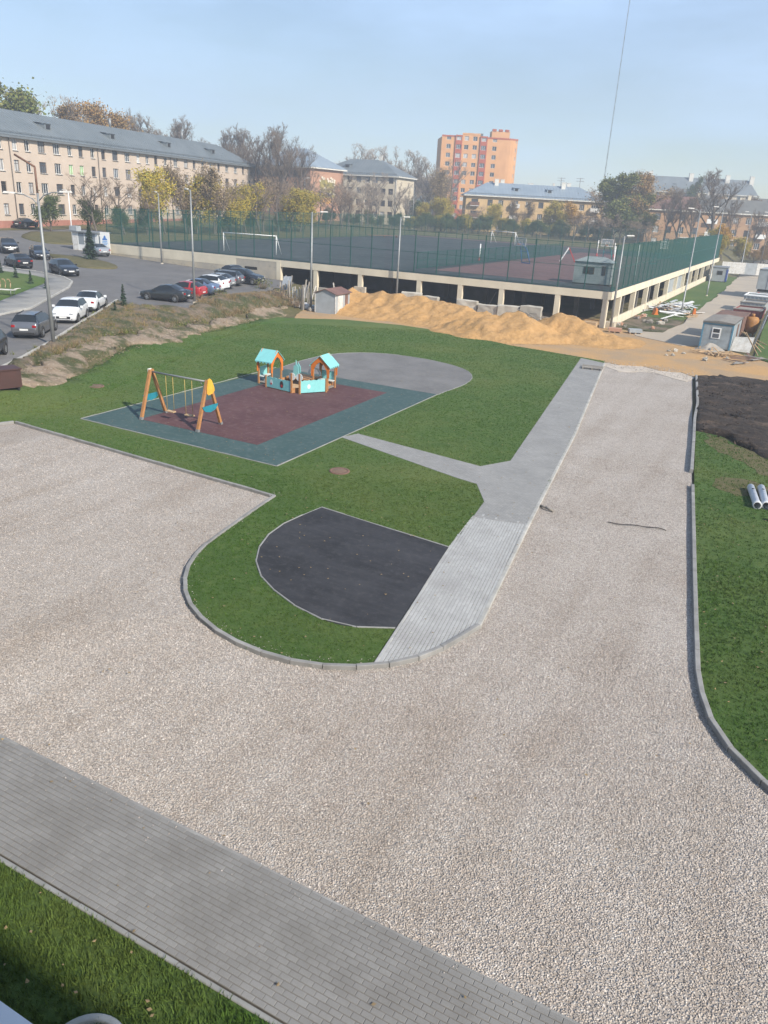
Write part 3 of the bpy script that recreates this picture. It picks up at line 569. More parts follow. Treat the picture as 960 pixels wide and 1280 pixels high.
holes = [PAD, near_path, HALF, [(-29.6, 25.2), (-17.8, 25.2), (-17.8, 41.9), (-29.6, 41.9)], [(-8.0, 25.0), (-7.02, 25.28), (-8.83, 38.28), (-12.24, 59.5), (-14.3, 60.6), (-10.02, 32.07), (-10.85, 30.55), (-17.6, 31.65), (-17.95, 30.5), (-11.14, 28.4), (-10.12, 28.2), (-9.1, 26.4), (-8.9, 24.8)]]
blades('lawn_grass', [(lawn_poly, 130, 0, 30, holes), (lawn_poly, 60, 30, 70, holes)], 'mown grass blades on the playground lawn', (.022, .055))
BANKLAWN = [(-31.9, 22.8), (-31.97, 26), (-32.6, 30), (-33.6, 33), (-35.2, 37.8), (-38.4, 45.3), (-40.9, 55), (-43.0, 60), (-42.2, 55), (-40.8, 47), (-39.6, 39), (-37.6, 34.2), (-36.0, 31.2), (-35.2, 28.6), (-34.4, 25.2), (-34.4, 22.8)]
blades('bank_grass', [(BANKLAWN, 60, 0, 75, [])], 'grass blades on the lawn edge climbing the bank', (.03, .075), .001)
blades('verge_grass', [(right_lawn, 150, 0, 26, []), (right_lawn, 60, 26, 50, [])], 'uneven grass blades on the right hand verge', (.03, .075))
blades('strip_grass', [([(-30, .2), (10, .2), (10, 5.9), (-30, 5.9)], 330, 0, 18, [])], 'thick grass blades on the strip below our window', (.04, .12), -.03)

def leaves(name, polys, label, zf=.012):
    q = np.vstack([scatter(p, d) for p, d in polys]); n = len(q); a = RNG.random(n)*6.28; s = RNG.uniform(.02, .045, n)
    z = np.array([terrain(x, y) for x, y in q])+zf; t = RNG.normal(0, .35, (n, 2)); v = np.zeros((n, 4, 3))
    for i, (u, w) in enumerate(((1, 0), (0, .7), (-1, 0), (0, -.7))):
        dx = (u*np.cos(a)-w*np.sin(a))*s; dy = (u*np.sin(a)+w*np.cos(a))*s; v[:, i, 0] = q[:, 0]+dx; v[:, i, 1] = q[:, 1]+dy; v[:, i, 2] = z+np.abs(dx*t[:, 0]+dy*t[:, 1])+.01
    tag(link(name, raw_mesh(name, v.reshape(-1, 3), np.arange(4*n).reshape(-1, 4), 'leaf_tan', 4)), label, 'fallen leaves', kind='stuff')
leaves('lawn_leaves', [(lawn_poly, 1.2), (right_lawn, 2.0), ([(-30, .2), (10, .2), (10, 5.9), (-30, 5.9)], 2.5), (BANKLAWN, 2.0)], 'small fallen leaves scattered over the lawns', .035)
leaves('yard_leaves', [(fp, 1.0), (gravel_poly, .25), ([(-29, 26), (-18.3, 26), (-18.3, 41), (-29, 41)], .5)], 'small fallen leaves on paving, gravel and play surface', .02)
# stones kicked out of the gravel onto paving and kerbs
q = scatter([(-16, 7.4), (4, 7.4), (4, 8.0), (-16, 8.0)], 16); q = q[RNG.random(len(q)) < (q[:, 1]-7.35)/.7]; q3 = scatter(near_path, 3)
edge = np.array([(p[0]+RNG.normal(-.12, .18), p[1]+RNG.normal(.1, .18)) for p in CURVE for _ in range(9)]); edge2 = np.array([(ROAD_L[0][0]+(ROAD_L[1][0]-ROAD_L[0][0])*t+RNG.normal(-.1, .15), ROAD_L[0][1]+(ROAD_L[1][1]-ROAD_L[0][1])*t) for t in RNG.random(60)])
stones('strayed_stones', np.vstack((q, q3, edge, edge2)), .008, .02, .018, 'stray gravel stones kicked onto the paving and kerb edge')

q = scatter([(-12.3, 58.5), (-5.8, 57.5), (-5.6, 61.6), (-8, 62.6), (-12.6, 62)], 30); q = q[RNG.random(len(q)) < np.clip(1-(q[:, 1]-59)/3.2, 0, 1)]
stones('spilled_gravel', q, .02, .05, -.01, 'gravel stones spilled over the sand at the road end')

q = scatter([(-5.4, 58.5), (-3.4, 43.5), (-.8, 41), (4, 39), (10, 39), (10, 61), (-2, 60.5)], 9); stones('soil_clods', q, .03, .13, .07, 'clods of earth strewn over the dark soil', 'dark_soil')

# ---------------------------------------------------------------- raised sports court on a concrete deck
DZ = 3.4; X0, X1, Y0, Y1 = -83., -16.4, 78.6, 172.
def deck():
    d = thing('concrete_deck', 'cream concrete deck with open bays carrying the fenced sports court', 'deck', (X1, Y0, 0))
    o = Vector((X1, Y0, 0))
    def part(nm, mat, x0, x1, y0, y1, z0, z1): return MB().box(x0-o.x, x1-o.x, y0-o.y, y1-o.y, z0, z1).build(nm, mat, d)
    part('slab', 'inner_shade_concrete', X0+.3, X1-.3, Y0+.3, Y1-.3, DZ-.45, DZ-.02)
    part('front_beam', 'cream_concrete', -55.0, X1, Y0-.02, Y0+.42, DZ-.72, DZ)
    part('side_beam', 'cream_concrete', X1-.42, X1+.02, Y0+.43, Y1, DZ-.72, DZ)
    part('back_wall', 'inner_shade_concrete', X0+.3, X1-.5, Y1-.3, Y1, -.1, DZ-.01)
    part('inner_wall', 'inner_shade_concrete', -54.6, -30.0, 90, 90.4, -.1, DZ-.45)  # added dark wall that keeps the left bays black
    part('inner_wall', 'inner_shade_concrete', -29.9, X1-9, 132, 132.4, -.1, DZ-.45)
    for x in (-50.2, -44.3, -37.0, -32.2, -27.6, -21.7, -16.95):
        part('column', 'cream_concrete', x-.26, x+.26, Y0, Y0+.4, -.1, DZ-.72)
        for yy in (86.5, 94, 101.5) if x > -30 else (86.5,): part('inner_column', 'inner_shade_concrete', x-.22, x+.22, yy-.22, yy+.22, -.1, DZ-.45)
    yy = 83.2
    while yy < 171:
        part('column', 'cream_concrete', X1-.5, X1-.002, yy-.26, yy+.26, -.1, DZ-.72); yy += 7.45
    part('low_wall', 'cream_concrete', X1-.22, X1-.04, 80.3, Y1, -.1, .72)
    for y0, y1, h in ((113.5, 120.3, 2.6), (121.0, 127.7, 2.6)): part('infill_panel', 'cabin_grey', X1-.5, X1-.4, y0, y1, .0, h)
    w = part('retaining_wall', 'old_concrete', X0, -55.0, Y0-.02, Y0+.4, .4, DZ-.25)
    part('wall_cap', 'cream_concrete', X0, -55.002, Y0-.04, Y0+.42, DZ-.25, DZ)
    part('end_wall', 'cream_concrete', -55.6, -54.995, Y0-.05, Y0+.43, .3, DZ-.26)
    part('vent_slot', 'dark_gap', -60.2, -58.4, Y0-.045, Y0-.015, 2.05, 2.35)
    for a, b in ((-82.8, -73.2), (-73.0, -61.5)): part('render_band', 'cream_concrete', a, b, Y0-.035, Y0-.018, DZ-1.15, DZ-.262)
    part('step', 'old_concrete', X1-.9, X1+.5, 79.1, 80.2, -.1, .5)
    MB().tube((-30.4-o.x, 82.2-o.y, -.05), (-29.6-o.x, 82.6-o.y, 1.9), .05).build('prop', 'wood_grey', d)
    # court surfaces lie on the deck as separate floors
    sheet('court', [(X0+.1, Y0+.05), (X1-.1, Y0+.05), (X1-.1, Y1-.1), (X0+.1, Y1-.1)], DZ+.02, 'court_dark', 'dark grey sports court on top of the deck', .04, 'court')
    sheet('court_burgundy', [(-38.2, Y0+6), (X1-.6, Y0+6), (X1-.6, Y1-22), (-38.2, Y1-22)], DZ+.028, 'court_red', 'faded burgundy half of the sports court', .02, 'court')
    sheet('court_burgundy_strip', [(-82, Y1-5), (-38.4, Y1-5), (-38.4, Y1-2), (-82, Y1-2)], DZ+.028, 'court_red', 'narrow burgundy strip along the far side of the court', .02, 'court')
deck()
PW, PH = 2.6, 4.3
def panel_mesh(w, h, sv=.055, sh=.2, t=.0062):
    m = MB(); n = int(w/sv)
    for i in range(1, n): x = i*w/n; m.add([(x-t/2, 0, .05), (x+t/2, 0, .05), (x+t/2, 0, h), (x-t/2, 0, h), (x, -t, .05), (x, -t, h)], [(0, 1, 2, 3), (0, 4, 5, 3), (1, 4, 5, 2)])
    k = int(h/sh)
    for j in range(k+1): z = .08+j*(h-.1)/k; m.add([(0, -.002, z-t/2), (w, -.002, z-t/2), (w, -.002, z+t/2), (0, -.002, z+t/2), (0, -.008, z), (w, -.008, z)], [(0, 1, 2, 3), (0, 1, 5, 4), (3, 2, 5, 4)])
    for z in (.1, h/2, h-.03): m.box(0, w, -.02, .02, z-.02, z+.02)
    return m.mesh('mesh_panel', 'fence_green', False)
def mesh_fence(name, label, x0, y0, ang, n, w, h, z):
    r = thing(name, label, 'fence', (x0, y0, z), ang, 'green mesh fences of the court' if False else None)
    pme = panel_mesh(w, h); post = MB().box(-.04, .04, -.04, .04, 0, h+.05).box(-.09, .09, -.09, .09, 0, .012).mesh('post', 'fence_green')
    for i in range(n+1):
        link('post', post, r, (i*w, 0, 0))
        if i < n: link('mesh_panel', pme, r, (i*w, 0, 0))
    return r
nf = round((X1-X0-.4)/PW); ns = round((Y1-Y0-.4)/PW)
mesh_fence('mesh_fence', 'tall green mesh fence along the deck front above the cream beam', X0+.2, Y0+.2, 0, nf, (X1-X0-.4)/nf, PH, DZ)
mesh_fence('mesh_fence', 'tall green mesh fence along the deck side above the lane', X1-.2, Y0+.2, R(90), ns, (Y1-Y0-.4)/ns, PH, DZ)
mesh_fence('mesh_fence', 'green mesh fence at the far end of the court below the trees', X0+.2, Y1-.2, 0, nf, (X1-X0-.4)/nf, PH, DZ)
mesh_fence('mesh_fence', 'green mesh fence on the court side facing the long pink building', X0+.2, Y0+.2, R(90), ns, (Y1-Y0-.4)/ns, PH, DZ)
mesh_fence('mesh_fence', 'low green mesh fence dividing the dark and burgundy courts', -39.9, 84, R(88), 20, 2.6, 1.8, DZ+.03)

def goal(x, y, rz, label, W=5.6, Hh=2.2, mat='white_paint'):
    g = thing('football_goal', label, 'goal', (x, y, DZ+.025), rz)
    for sx in (-1, 1):
        MB().tube((sx*W/2, 0, 0), (sx*W/2, 0, Hh), .06).build('post', mat, g)
        MB().tube((sx*W/2, 0, Hh), (sx*W/2, 1.5, 0), .045).build('stay', mat, g)
    MB().tube((-W/2-.06, 0, Hh), (W/2+.06, 0, Hh), .06).build('crossbar', mat, g)
goal(-63.7, 84.2, R(10), 'white football goal with sloping stays behind the front fence', 7.4, 2.25)
goal(-57, 160, R(-28), 'white football goal at the far end of the dark court', 7.2, 2.4)
def hoop(x, y, rz, label, H, mat, board=True):
    g = thing('basketball_hoop', label, 'basketball hoop', (x, y, DZ+.03), rz)
    for sx in (-.7, .7): MB().path([(sx, 1.6, 0), (sx*.8, .9, H*.7), (sx*.3, .1, H+.2)], .06).build('post', mat, g)
    MB().bar((-.6, 1.5, .08), (.6, 1.5, .08), .12, .12).bar((-.6, 1.0, 1.6), (.6, 1.0, 1.6), .07, .07).build('brace', mat, g)
    m = MB()
    for a, b, c, d in ((-.9, .9, H-.2, H-.1), (-.9, .9, H+.75, H+.85), (-.9, -.8, H-.1, H+.75), (.8, .9, H-.1, H+.75), (-.3, .3, H+.4, H+.47), (-.3, .3, H+.0, H+.07), (-.3, -.23, H+.07, H+.4), (.23, .3, H+.07, H+.4)): m.box(a, b, -.02, .02, c, d)
    bd = m.build('backboard', 'white_dirty', g); MB().box(-.8, .8, .0, .01, H-.1, H+.75).build('board_glass', 'clear_board', bd)
    MB().path([(.23*math.cos(a), -.32+.23*math.sin(a), H+.02) for a in np.linspace(0, 6.283, 13)], .02, 5).build('rim', 'play_orange', g)
hoop(-35.4, 106.6, R(-20), 'blue framed basketball hoop on the burgundy court', 2.5, 'hoop_blue')
hoop(-27.3, 122, R(0), 'basketball hoop on a teal frame behind the grey cabin', 2.6, 'hoop_teal')
hoop(-20.5, 130, R(60), 'teal basketball hoop beside the lane side fence', 2.6, 'hoop_teal')
hoop(-19.6, 160, R(60), 'teal basketball hoop far down the lane side fence', 2.6, 'hoop_teal')
def lone_posts():
    for x, y, h, lab, mt in ((-40.9, 106, 2.2, 'white court post with a red foot by the dividing fence', 'white_paint'), (-33.3, 142, 2.6, 'tall white and red volleyball post beyond the cabin', 'white_dirty'), (-30.4, 142, 2.3, 'shorter pale volleyball post beyond the cabin', 'white_dirty'), (-19.8, 93, 3.6, 'thin white post inside the lane side fence', 'white_paint'), (-19.3, 104, 3.6, 'slim pale post farther along the lane side fence', 'white_paint')):
        t = thing('court_post', lab, 'post', (x, y, DZ+.028)); MB().tube((0, 0, 0), (0, 0, h), .09 if h < 3 else .06).build('shaft', mt, t); MB().lathe([(.0, .0), (.22, 0), (.22, .06), (.1, .14), (.09, .5)], 12).build('foot', 'play_red' if h < 3 else 'galv', t)
lone_posts()
t = thing('climbing_frame', 'red and white A frame ladder on the burgundy court', 'A frame', (-32.2, 119.5, DZ+.03), R(20))
for sx, mt in ((-1, 'white_paint'), (1, 'play_red')):
    for yy in (-.4, .4): MB().bar((sx*1.1, yy, 0), (0, yy, 2.0), .1, .1).build('leg', mt, t)
    for k in range(4): MB().tube((sx*(1.0-.25*k), -.4, .2+.45*k), (sx*(1.0-.25*k), .4, .2+.45*k), .03).build('rung', mt, t)
t = thing('bench', 'dark low bench lying at the far side of the court', 'bench', (-79, 149.7, DZ+.02), R(60)); MB().box(-4, 4, -.25, .25, .35, .45).build('seat', 'rust_brown', t)
for sx in (-3, 0, 3): MB().box(sx-.06, sx+.06, -.2, .2, 0, .35).build('leg', 'rust_brown', t)
def cabin_on_deck():
    c = thing('guard_cabin', 'grey green metal guard cabin behind the fence at the deck corner', 'cabin', (-20.0, 84.6, DZ+.03), R(4))
    MB().box(-1.9, 1.9, 0, 2.2, .1, 2.25).build('wall', 'cabin_teal', c)
    MB().add([(-2.05, -.15, 2.25), (2.05, -.15, 2.25), (2.05, 2.35, 2.25), (-2.05, 2.35, 2.25), (-.9, 1.1, 2.75), (.9, 1.1, 2.75)], [(0, 1, 5, 4), (1, 2, 5), (2, 3, 4, 5), (3, 0, 4), (3, 2, 1, 0)]).build('roof', 'cabin_teal', c)
    MB().box(-1.95, 1.95, -.02, 2.22, 0, .1).build('skid', 'dark_gap', c)
    w = MB().box(-.95, .15, -.04, -.005, 1.05, 1.75).build('window', 'frame_brown', c)
    for k in (-.88, -.35): MB().box(k, k+.42, -.06, -.042, 1.12, 1.68).build('pane', 'glass', w)
    w = MB().box(.95, 1.3, -.04, -.005, 1.0, 1.9).build('window', 'frame_brown', c); MB().box(1.0, 1.25, -.06, -.042, 1.06, 1.84).build('pane', 'glass', w)
    for x in (-1.9, -.63, .63, 1.9): MB().box(x-.04, x+.04, -.03, -.004, .1, 2.25).build('wall_rib', 'cabin_teal', c) if abs(x) > 1 else None
cabin_on_deck()

# ---------------------------------------------------------------- sand and building site
from mathutils import noise as _n
def mound(name, label, cx, cy, peaks, rx, ry, mat, base=0.0, cat='sand pile', res=.24, rough=.3):
    m = []; nx = int(2*rx/res); ny = int(2*ry/res); v = []
    for j in range(ny+1):
        for i in range(nx+1):
            x = -rx+i*2*rx/nx; y = -ry+j*2*ry/ny; z = 0
            nz = _n.noise(Vector(((x+cx)*.35, (y+cy)*.35, 1)))
            for ridge, h, r in peaks:
                dd, hh = 1e9, h
                for (ax, ay, ah), (bx, by, bh) in zip(ridge, ridge[1:] or ridge):
                    vx, vy = bx-ax, by-ay; L2 = vx*vx+vy*vy; t = max(0, min(1, ((x-ax)*vx+(y-ay)*vy)/L2)) if L2 else 0
                    d_ = math.hypot(x-ax-vx*t, y-ay-vy*t)
                    if d_ < dd: dd, hh = d_, h*(ah+(bh-ah)*t)
                dd = dd*(1+.28*nz)+.12*abs(_n.noise(Vector(((x+cx)*1.4, (y+cy)*.6, 4))))
                q = hh*(1-dd/r); z = max(z, q) if abs(q-z) > .25 else max(z, q)+.5*(.25-abs(q-z))*(1 if min(q, z) > 0 else 0)*.5
            f = min(1, z/.3); z += f*rough*(_n.noise(Vector(((x+cx)*.9, (y+cy)*.9, 5)))+.5*_n.noise(Vector(((x+cx)*2.3, (y+cy)*2.3, 9))))
            e = min(1, (1-abs(x)/rx)*6, (1-abs(y)/ry)*6)
            v.append((x, y, base+max(z*e, 0)-.03))
    f = [(j*(nx+1)+i, j*(nx+1)+i+1, (j+1)*(nx+1)+i+1, (j+1)*(nx+1)+i) for j in range(ny) for i in range(nx)]
    f = [q for q in f if max(v[k][2] for k in q) > base-.02]
    b = MB(); b.add(v, f, 0, True); me = b.mesh(name, mat, False); bm = bmesh.new(); bm.from_mesh(me); bmesh.ops.delete(bm, geom=[q for q in bm.verts if not q.link_faces], context='VERTS'); bm.to_mesh(me); bm.free()
    return tag(link(name, me, None, (cx, cy, 0)), label, cat)
mound('sand_pile', 'long low ridge of orange sand below the dark deck bays', -34, 71.2, [([(-7.3, 1.2, 1.05), (-5.6, 1.0, .8), (-4.0, 1.2, 1.0), (-1.5, 1.0, .95), (1.5, .6, .97), (4.5, .2, .85), (8.0, -.6, .6)], 1.95, 3.9), ([(-6.5, -1.6, .9), (-3.5, -2.0, .7), (-.5, -1.8, .8), (3, -2.4, .55), (6, -2.6, .5)], 1.15, 3.3)], 12, 6.0, 'sand')
mound('sand_pile', 'broad smooth heap of sand beside the lawn edge', -22.9, 67.2, [([(-1.2, .2, .8), (.7, .7, 1), (1.6, .5, .9)], 2.0, 4.6), ([(-3.4, -.6, .6), (-1.2, -1.0, 1)], 1.5, 3.8)], 7.0, 5.6, 'sand')
mound('sand_pile', 'steep cone of sand standing near the deck corner', -18.4, 71.0, [([(-.8, .3, 1), (.5, .1, .92), (1.8, -.5, .65), (3.8, -1.2, .3)], 1.95, 3.7)], 7.0, 5.0, 'sand')
def rough_block(w, d, h, seed):
    bm = bmesh.new(); bmesh.ops.create_cube(bm, size=1); bmesh.ops.subdivide_edges(bm, edges=bm.edges[:], cuts=2, use_grid_fill=True); rr = random.Random(seed)
    for v in bm.verts: v.co = Vector(((v.co.x)*w+rr.uniform(-.04, .04), v.co.y*d+rr.uniform(-.04, .04), (v.co.z+.5)*h+(rr.uniform(-.05, .05) if v.co.z > 0 else 0)))
    bmesh.ops.bevel(bm, geom=[e for e in bm.edges if len(e.link_faces) == 2 and e.calc_face_angle(0) > 1], offset=.05, segments=1, affect='EDGES')
    me = bpy.data.meshes.new('concrete_block'); bm.to_mesh(me); bm.free(); me.materials.append(M['block_concrete']); return me
bl = [rough_block(2.2, .6, 1.2, i) for i in range(4)]
for i, (x, y, rz, lab) in enumerate(((-37.2, 77.4, .2, 'rounded concrete block half sunk in sand near the fifth bay'), (-35.0, 77.2, -.05, 'weathered concrete block in front of a dark deck bay'), (-30.6, 77.1, .1, 'concrete block with a rounded corner beside a deck column'), (-28.2, 76.9, -.08, 'split concrete block standing behind the sand heap'), (-26.0, 76.8, .12, 'concrete block leaning behind the broad sand heap'), (-23.7, 76.9, .05, 'concrete block at the foot of the second last front column'))):
    tag(link('concrete_block', bl[i % 4], None, (x, y, -.02), rz, (1, 1, random.uniform(1.0, 1.3))), lab, 'concrete block', 'concrete blocks below the deck front')

# ---------------------------------------------------------------- buildings
def wall_mesh(L, H, holes, mat, reveal=.22, rmat=None, z0=0.):
    """front wall in the plane y=0 with openings (u0,u1,v0,v1) cut through it, reveals going back to y=reveal"""
    us = sorted({0., L, *[h[0] for h in holes], *[h[1] for h in holes]}); vs = sorted({z0, H, *[h[2] for h in holes], *[h[3] for h in holes]})
    m = MB(); n = len(us)
    m.v = [(u, 0, v) for v in vs for u in us]
    for j in range(len(vs)-1):
        for i in range(n-1):
            cu, cv = (us[i]+us[i+1])/2, (vs[j]+vs[j+1])/2
            if any(a < cu < b and c < cv < d for a, b, c, d in holes): continue
            m.f.append((j*n+i, j*n+i+1, (j+1)*n+i+1, (j+1)*n+i)); m.mi.append(0); m.sm.append(False)
    for a, b, c, d in holes:
        q = [(a, c), (b, c), (b, d), (a, d)]
        for k in range(4):
            (p, r), (s, t) = q[k], q[(k+1) % 4]; m.add([(p, 0, r), (p, reveal, r), (s, reveal, t), (s, 0, t)], [(0, 1, 2, 3)])
    return m
rr = random.Random(3)
WIN = {}
def win_mesh(w, h, kind):
    key = (round(w, 2), round(h, 2), kind)
    if key not in WIN:
        f = .07; m = MB(); m.box(0, w, 0, .06, 0, f); m.box(0, w, 0, .06, h-f, h); m.box(0, f, 0, .06, f, h-f); m.box(w-f, w, 0, .06, f, h-f)
        nm = 1 if w < 1.5 else 2
        for k in range(nm): x = w*(k+1)/(nm+1); m.box(x-.035, x+.035, 0, .06, f, h-f)
        if kind == 'frame_brown': m.box(f, w-f, .005, .055, h*.68, h*.68+.06)
        s = MB().box(-.06, w+.06, -.36, -.0, -.06, -.005)
        p = MB().add([(0, .045, 0), (w, .045, 0), (w, .045, h), (0, .045, h)], [(0, 1, 2, 3)])
        WIN[key] = (m.mesh('window', kind), p.mesh('pane', 'glass', False), p.mesh('pane', 'curtain_green', False), s.mesh('sill', 'white_dirty'), p.mesh('pane', 'curtain', False))
    return WIN[key]
def put_window(par, u, v, w, h, kind, y=.16, pane='glass', sill=False):
    a, p, pg, s, pc = win_mesh(w, h, kind); o = link('window', a, par, (u, y, v)); link('pane', pg if pane == 'green' else (pc if rr.random() < .28 else p), o)
    if sill: link('sill', s, o)
    return o
def hip_roof(par, L, D, H, rise, over, mat, hip=(1, 1), seams=0, fascia='white_plaster'):
    a, b, c, d = -over, L+over, -over, D+over; hl = (D/2+over)*hip[0]; hr = (D/2+over)*hip[1]; y = D/2
    m = MB().add([(a, c, H), (b, c, H), (b, d, H), (a, d, H), (a+hl, y, H+rise), (b-hr, y, H+rise)], [(0, 1, 5, 4), (1, 2, 5), (2, 3, 4, 5), (3, 0, 4), (0, 3, 2, 1)])
    r = m.build('roof', mat, par)
    MB().box(a+.05, b-.05, c+.05, d-.05, H-.35, H-.003).build('cornice', fascia, par)
    if seams:
        s = MB(); n = int((b-a)/seams)
        for i in range(1, n):
            x = a+(b-a)*i/n; t = min(1, (x-a)/hl if hl else 1, (b-x)/hr if hr else 1)
            s.bar((x, c, H+.02), (x, c+(y-c)*t, H+.02+rise*t), .05, .05)
        s.build('seam', mat, r)
        g = MB(); k = .07
        for zz in (.25, .45): g.bar((a+1, c+.5, H+k*rise+zz*.6), (b-1, c+.5, H+k*rise+zz*.6), .05, .05)
        for i in range(int((b-a)/2.4)): x = a+1+i*2.4; g.bar((x, c+.5, H), (x, c+.5, H+k*rise+.3), .05, .05)
        g.build('snow_guard', 'snow_guard', r)
    return r
def dormer(roof, x, y, z, w=1.7, d=2.6, h=1.1, mat='roof_grey'):
    q = MB().add([(x-w/2, y, z), (x+w/2, y, z), (x+w/2, y, z+h), (x-w/2, y, z+h), (x-w/2, y+d, z+h*.9), (x+w/2, y+d, z+h*.9), (x-w/2-.2, y-.2, z+h), (x+w/2+.2, y-.2, z+h), (x-w/2-.2, y+d, z+h+.25), (x+w/2+.2, y+d, z+h+.25)], [(0, 1, 2, 3), (0, 3, 4), (1, 5, 2), (6, 7, 9, 8), (3, 2, 5, 4)])
    o = q.build('dormer', mat, roof); MB().box(x-.5, x+.5, y-.04, y-.01, z+.25, z+h-.15).build('vent', 'dark_gap', roof); return o
def chimney(par, x, y, z0, z1, mat='white_plaster', w=.9, d=.6):
    MB().box(x-w/2, x+w/2, y-d/2, y+d/2, z0, z1).box(x-w/2-.08, x+w/2+.08, y-d/2-.08, y+d/2+.08, z1, z1+.12).build('chimney', mat, par)
def shell(par, L, D, H, mat, front, side=None, left=None, base=-1.2, reveal=.22):
    """four walls; windows (u, v, w, h, kind, pane) on the front and on the right hand end"""
    holes = [(u-w/2, u+w/2, v, v+h) for u, v, w, h, *_ in front]
    f = wall_mesh(L, H, holes, mat, reveal, z0=base).build('wall', mat, par)
    for u, v, w, h, kind, *pn in front: put_window(par, u-w/2, v, w, h, kind, pane=pn[0] if pn else 'glass', sill=w > 1.0 and L > 60)
    sh = [(u-w/2, u+w/2, v, v+h) for u, v, w, h, *_ in side or []]
    e = wall_mesh(D, H, sh, mat, reveal, z0=base).build('wall', mat, par, (L, 0, 0), R(90))
    for u, v, w, h, kind, *pn in side or []: put_window(e, u-w/2, v, w, h, kind)
    MB().add([(0, 0, base), (0, D, base), (0, D, H), (0, 0, H)], [(0, 1, 2, 3)]).build('wall', mat, par)
    MB().add([(0, D, base), (L, D, base), (L, D, H), (0, D, H)], [(0, 1, 2, 3)]).build('wall', mat, par)
    MB().add([(0.05, .6, H-.4), (L-.05, .6, H-.4), (L-.05, D-.05, H-.4), (.05, D-.05, H-.4)], [(0, 1, 2, 3)]).build('ceiling', 'inner_shade_concrete', par)
    MB().box(.25, L-.25, .5, .6, 0, H-.42).build('inner_wall', 'inner_shade_concrete', par)
def kind(p=.55): return 'frame_white' if rr.random() < p else 'frame_brown'
def long_building():
    b = thing('apartment_building', 'long pink four storey building with grey metal roof and dormers', 'building', (-110.8, 75.8, 3.6), R(102))
    us = [2.2, 5.2, 8.6, 12.2, 15.6, 18.4, 21.8, 25.6, 29.1, 32.1, 35.5, 38.7, 42.4, 46.4, 50.2, 53.4, 56.6, 60.3, 64.4, 68.8, 72.4, 76.4, 80.2, 84.1, 88.3, 93.0, 97.2, 101.0]
    wide = {21.8, 25.6, 42.4, 46.4, 64.4, 68.8, 88.3, 93.0, 5.2}
    fr = [(u, v, 1.75 if u in wide else 1.2, 1.65, kind(.6), 'green' if (u in (29.1, 32.1) and v == 8.25) else 'glass') for v in (1.85, 5.05, 8.25, 11.3) for u in us]
    sd = [(u, v, 1.3, 1.6, kind()) for v in (1.85, 5.05, 8.25, 11.3) for u in (3, 7, 11)]
    shell(b, 104, 14, 13.3, 'pink_plaster', fr, sd)
    MB().box(-.05, 104.05, -.06, -.003, -1.2, .95).build('plinth', 'plinth_red', b)
    r = hip_roof(b, 104, 14, 13.35, 4.3, .7, 'roof_grey', seams=.9, fascia='roof_seam')
    for x in (27, 45.5, 66, 86): dormer(r, x, 2.3, 14.9)
    for x in (14.2, 36.9, 62.2, 82, 103.4): MB().tube((x, -.15, -.6), (x, -.15, 13.0), .07).build('drainpipe', 'dark_pole', b)
    for x in (20, 52, 80): MB().tube((x, 7, 17.5), (x, 7, 19.2), .25).build('vent_pipe', 'galv', r)
long_building()
def brick_building():
    b = thing('brick_building', 'rust brick building with blue grey hip roof and a wall relief', 'building', (-147.6, 197.9, 4.2), R(-6))
    L = 20.6
    fr = [(u, v, 1.5, 1.7, 'frame_brown') for v in (1.6, 4.9, 8.2, 11.2) for u in (2, 5.2, 8.6, 12, 15.2, 18.4)]
    shell(b, L, 15, 13.8, 'rust_brick', fr, None)
    hip_roof(b, L, 15, 13.85, 5.0, .9, 'roof_blue', seams=0)
    # wall relief on the end wall: pale scrolls, dark olive panel, ochre band (plain stand-in)
    e = thing_part = link('wall_relief', MB().box(4.2, 11.2, -.12, -.02, 6.2, 10.8).mesh('wall_relief', 'mosaic_olive'), b, (L, 0, 0), R(90))
    q = MB()
    for i in range(26):
        a = rr.uniform(4.0, 11.2); z = 10.9+rr.uniform(-.5, .5) if i < 14 else rr.uniform(6.6, 10.6); a = a if i < 14 else rr.choice((4.3, 4.7, 10.6, 11.0, 6.4, 8.8))
        q.prism([(a+.42*math.cos(t)*rr.uniform(.7, 1.2), z+.35*math.sin(t)*rr.uniform(.7, 1.2)) for t in np.linspace(0, 5.5, 7)], -.22, -.13)
    q.build('relief_scroll', 'mosaic_white', e); MB().prism([(4.6, 6.1), (10.9, 6.1), (9.6, 5.0), (7.5, 4.4), (5.4, 5.0)], -.12, -.02).build('relief_band', 'mosaic_ochre', e)
    MB().box(7.0, 9.0, -.16, -.13, 6.5, 7.6).build('relief_panel', 'dark_gap', e)
brick_building()
def beige_building():
    b = thing('beige_building', 'beige four storey block with grey hip roof behind bare trees', 'building', (-141.0, 220.4, 3.9), R(7.6))
    fr = [(u, v, 1.5, 1.7, kind(.4)) for v in (1.7, 4.9, 8.2, 11.3) for u in (2.5, 5.2, 8.2, 11.2, 14.2, 17.0, 19.6, 22.2, 24.6)]
    shell(b, 26.6, 16, 13.4, 'beige_plaster', fr, [(8.4, 4.9, 1.2, 1.6, 'frame_white')])
    r = hip_roof(b, 26.6, 16, 13.45, 4.6, .8, 'roof_grey', seams=.9); dormer(r, 9, 3, 15.2); chimney(r, 18, 8, 17.6, 19.2, 'white_plaster')
    for x in (.3, 26.3): MB().tube((x, -.12, 0), (x, -.12, 13), .07).build('drainpipe', 'white_dirty', b)
beige_building()
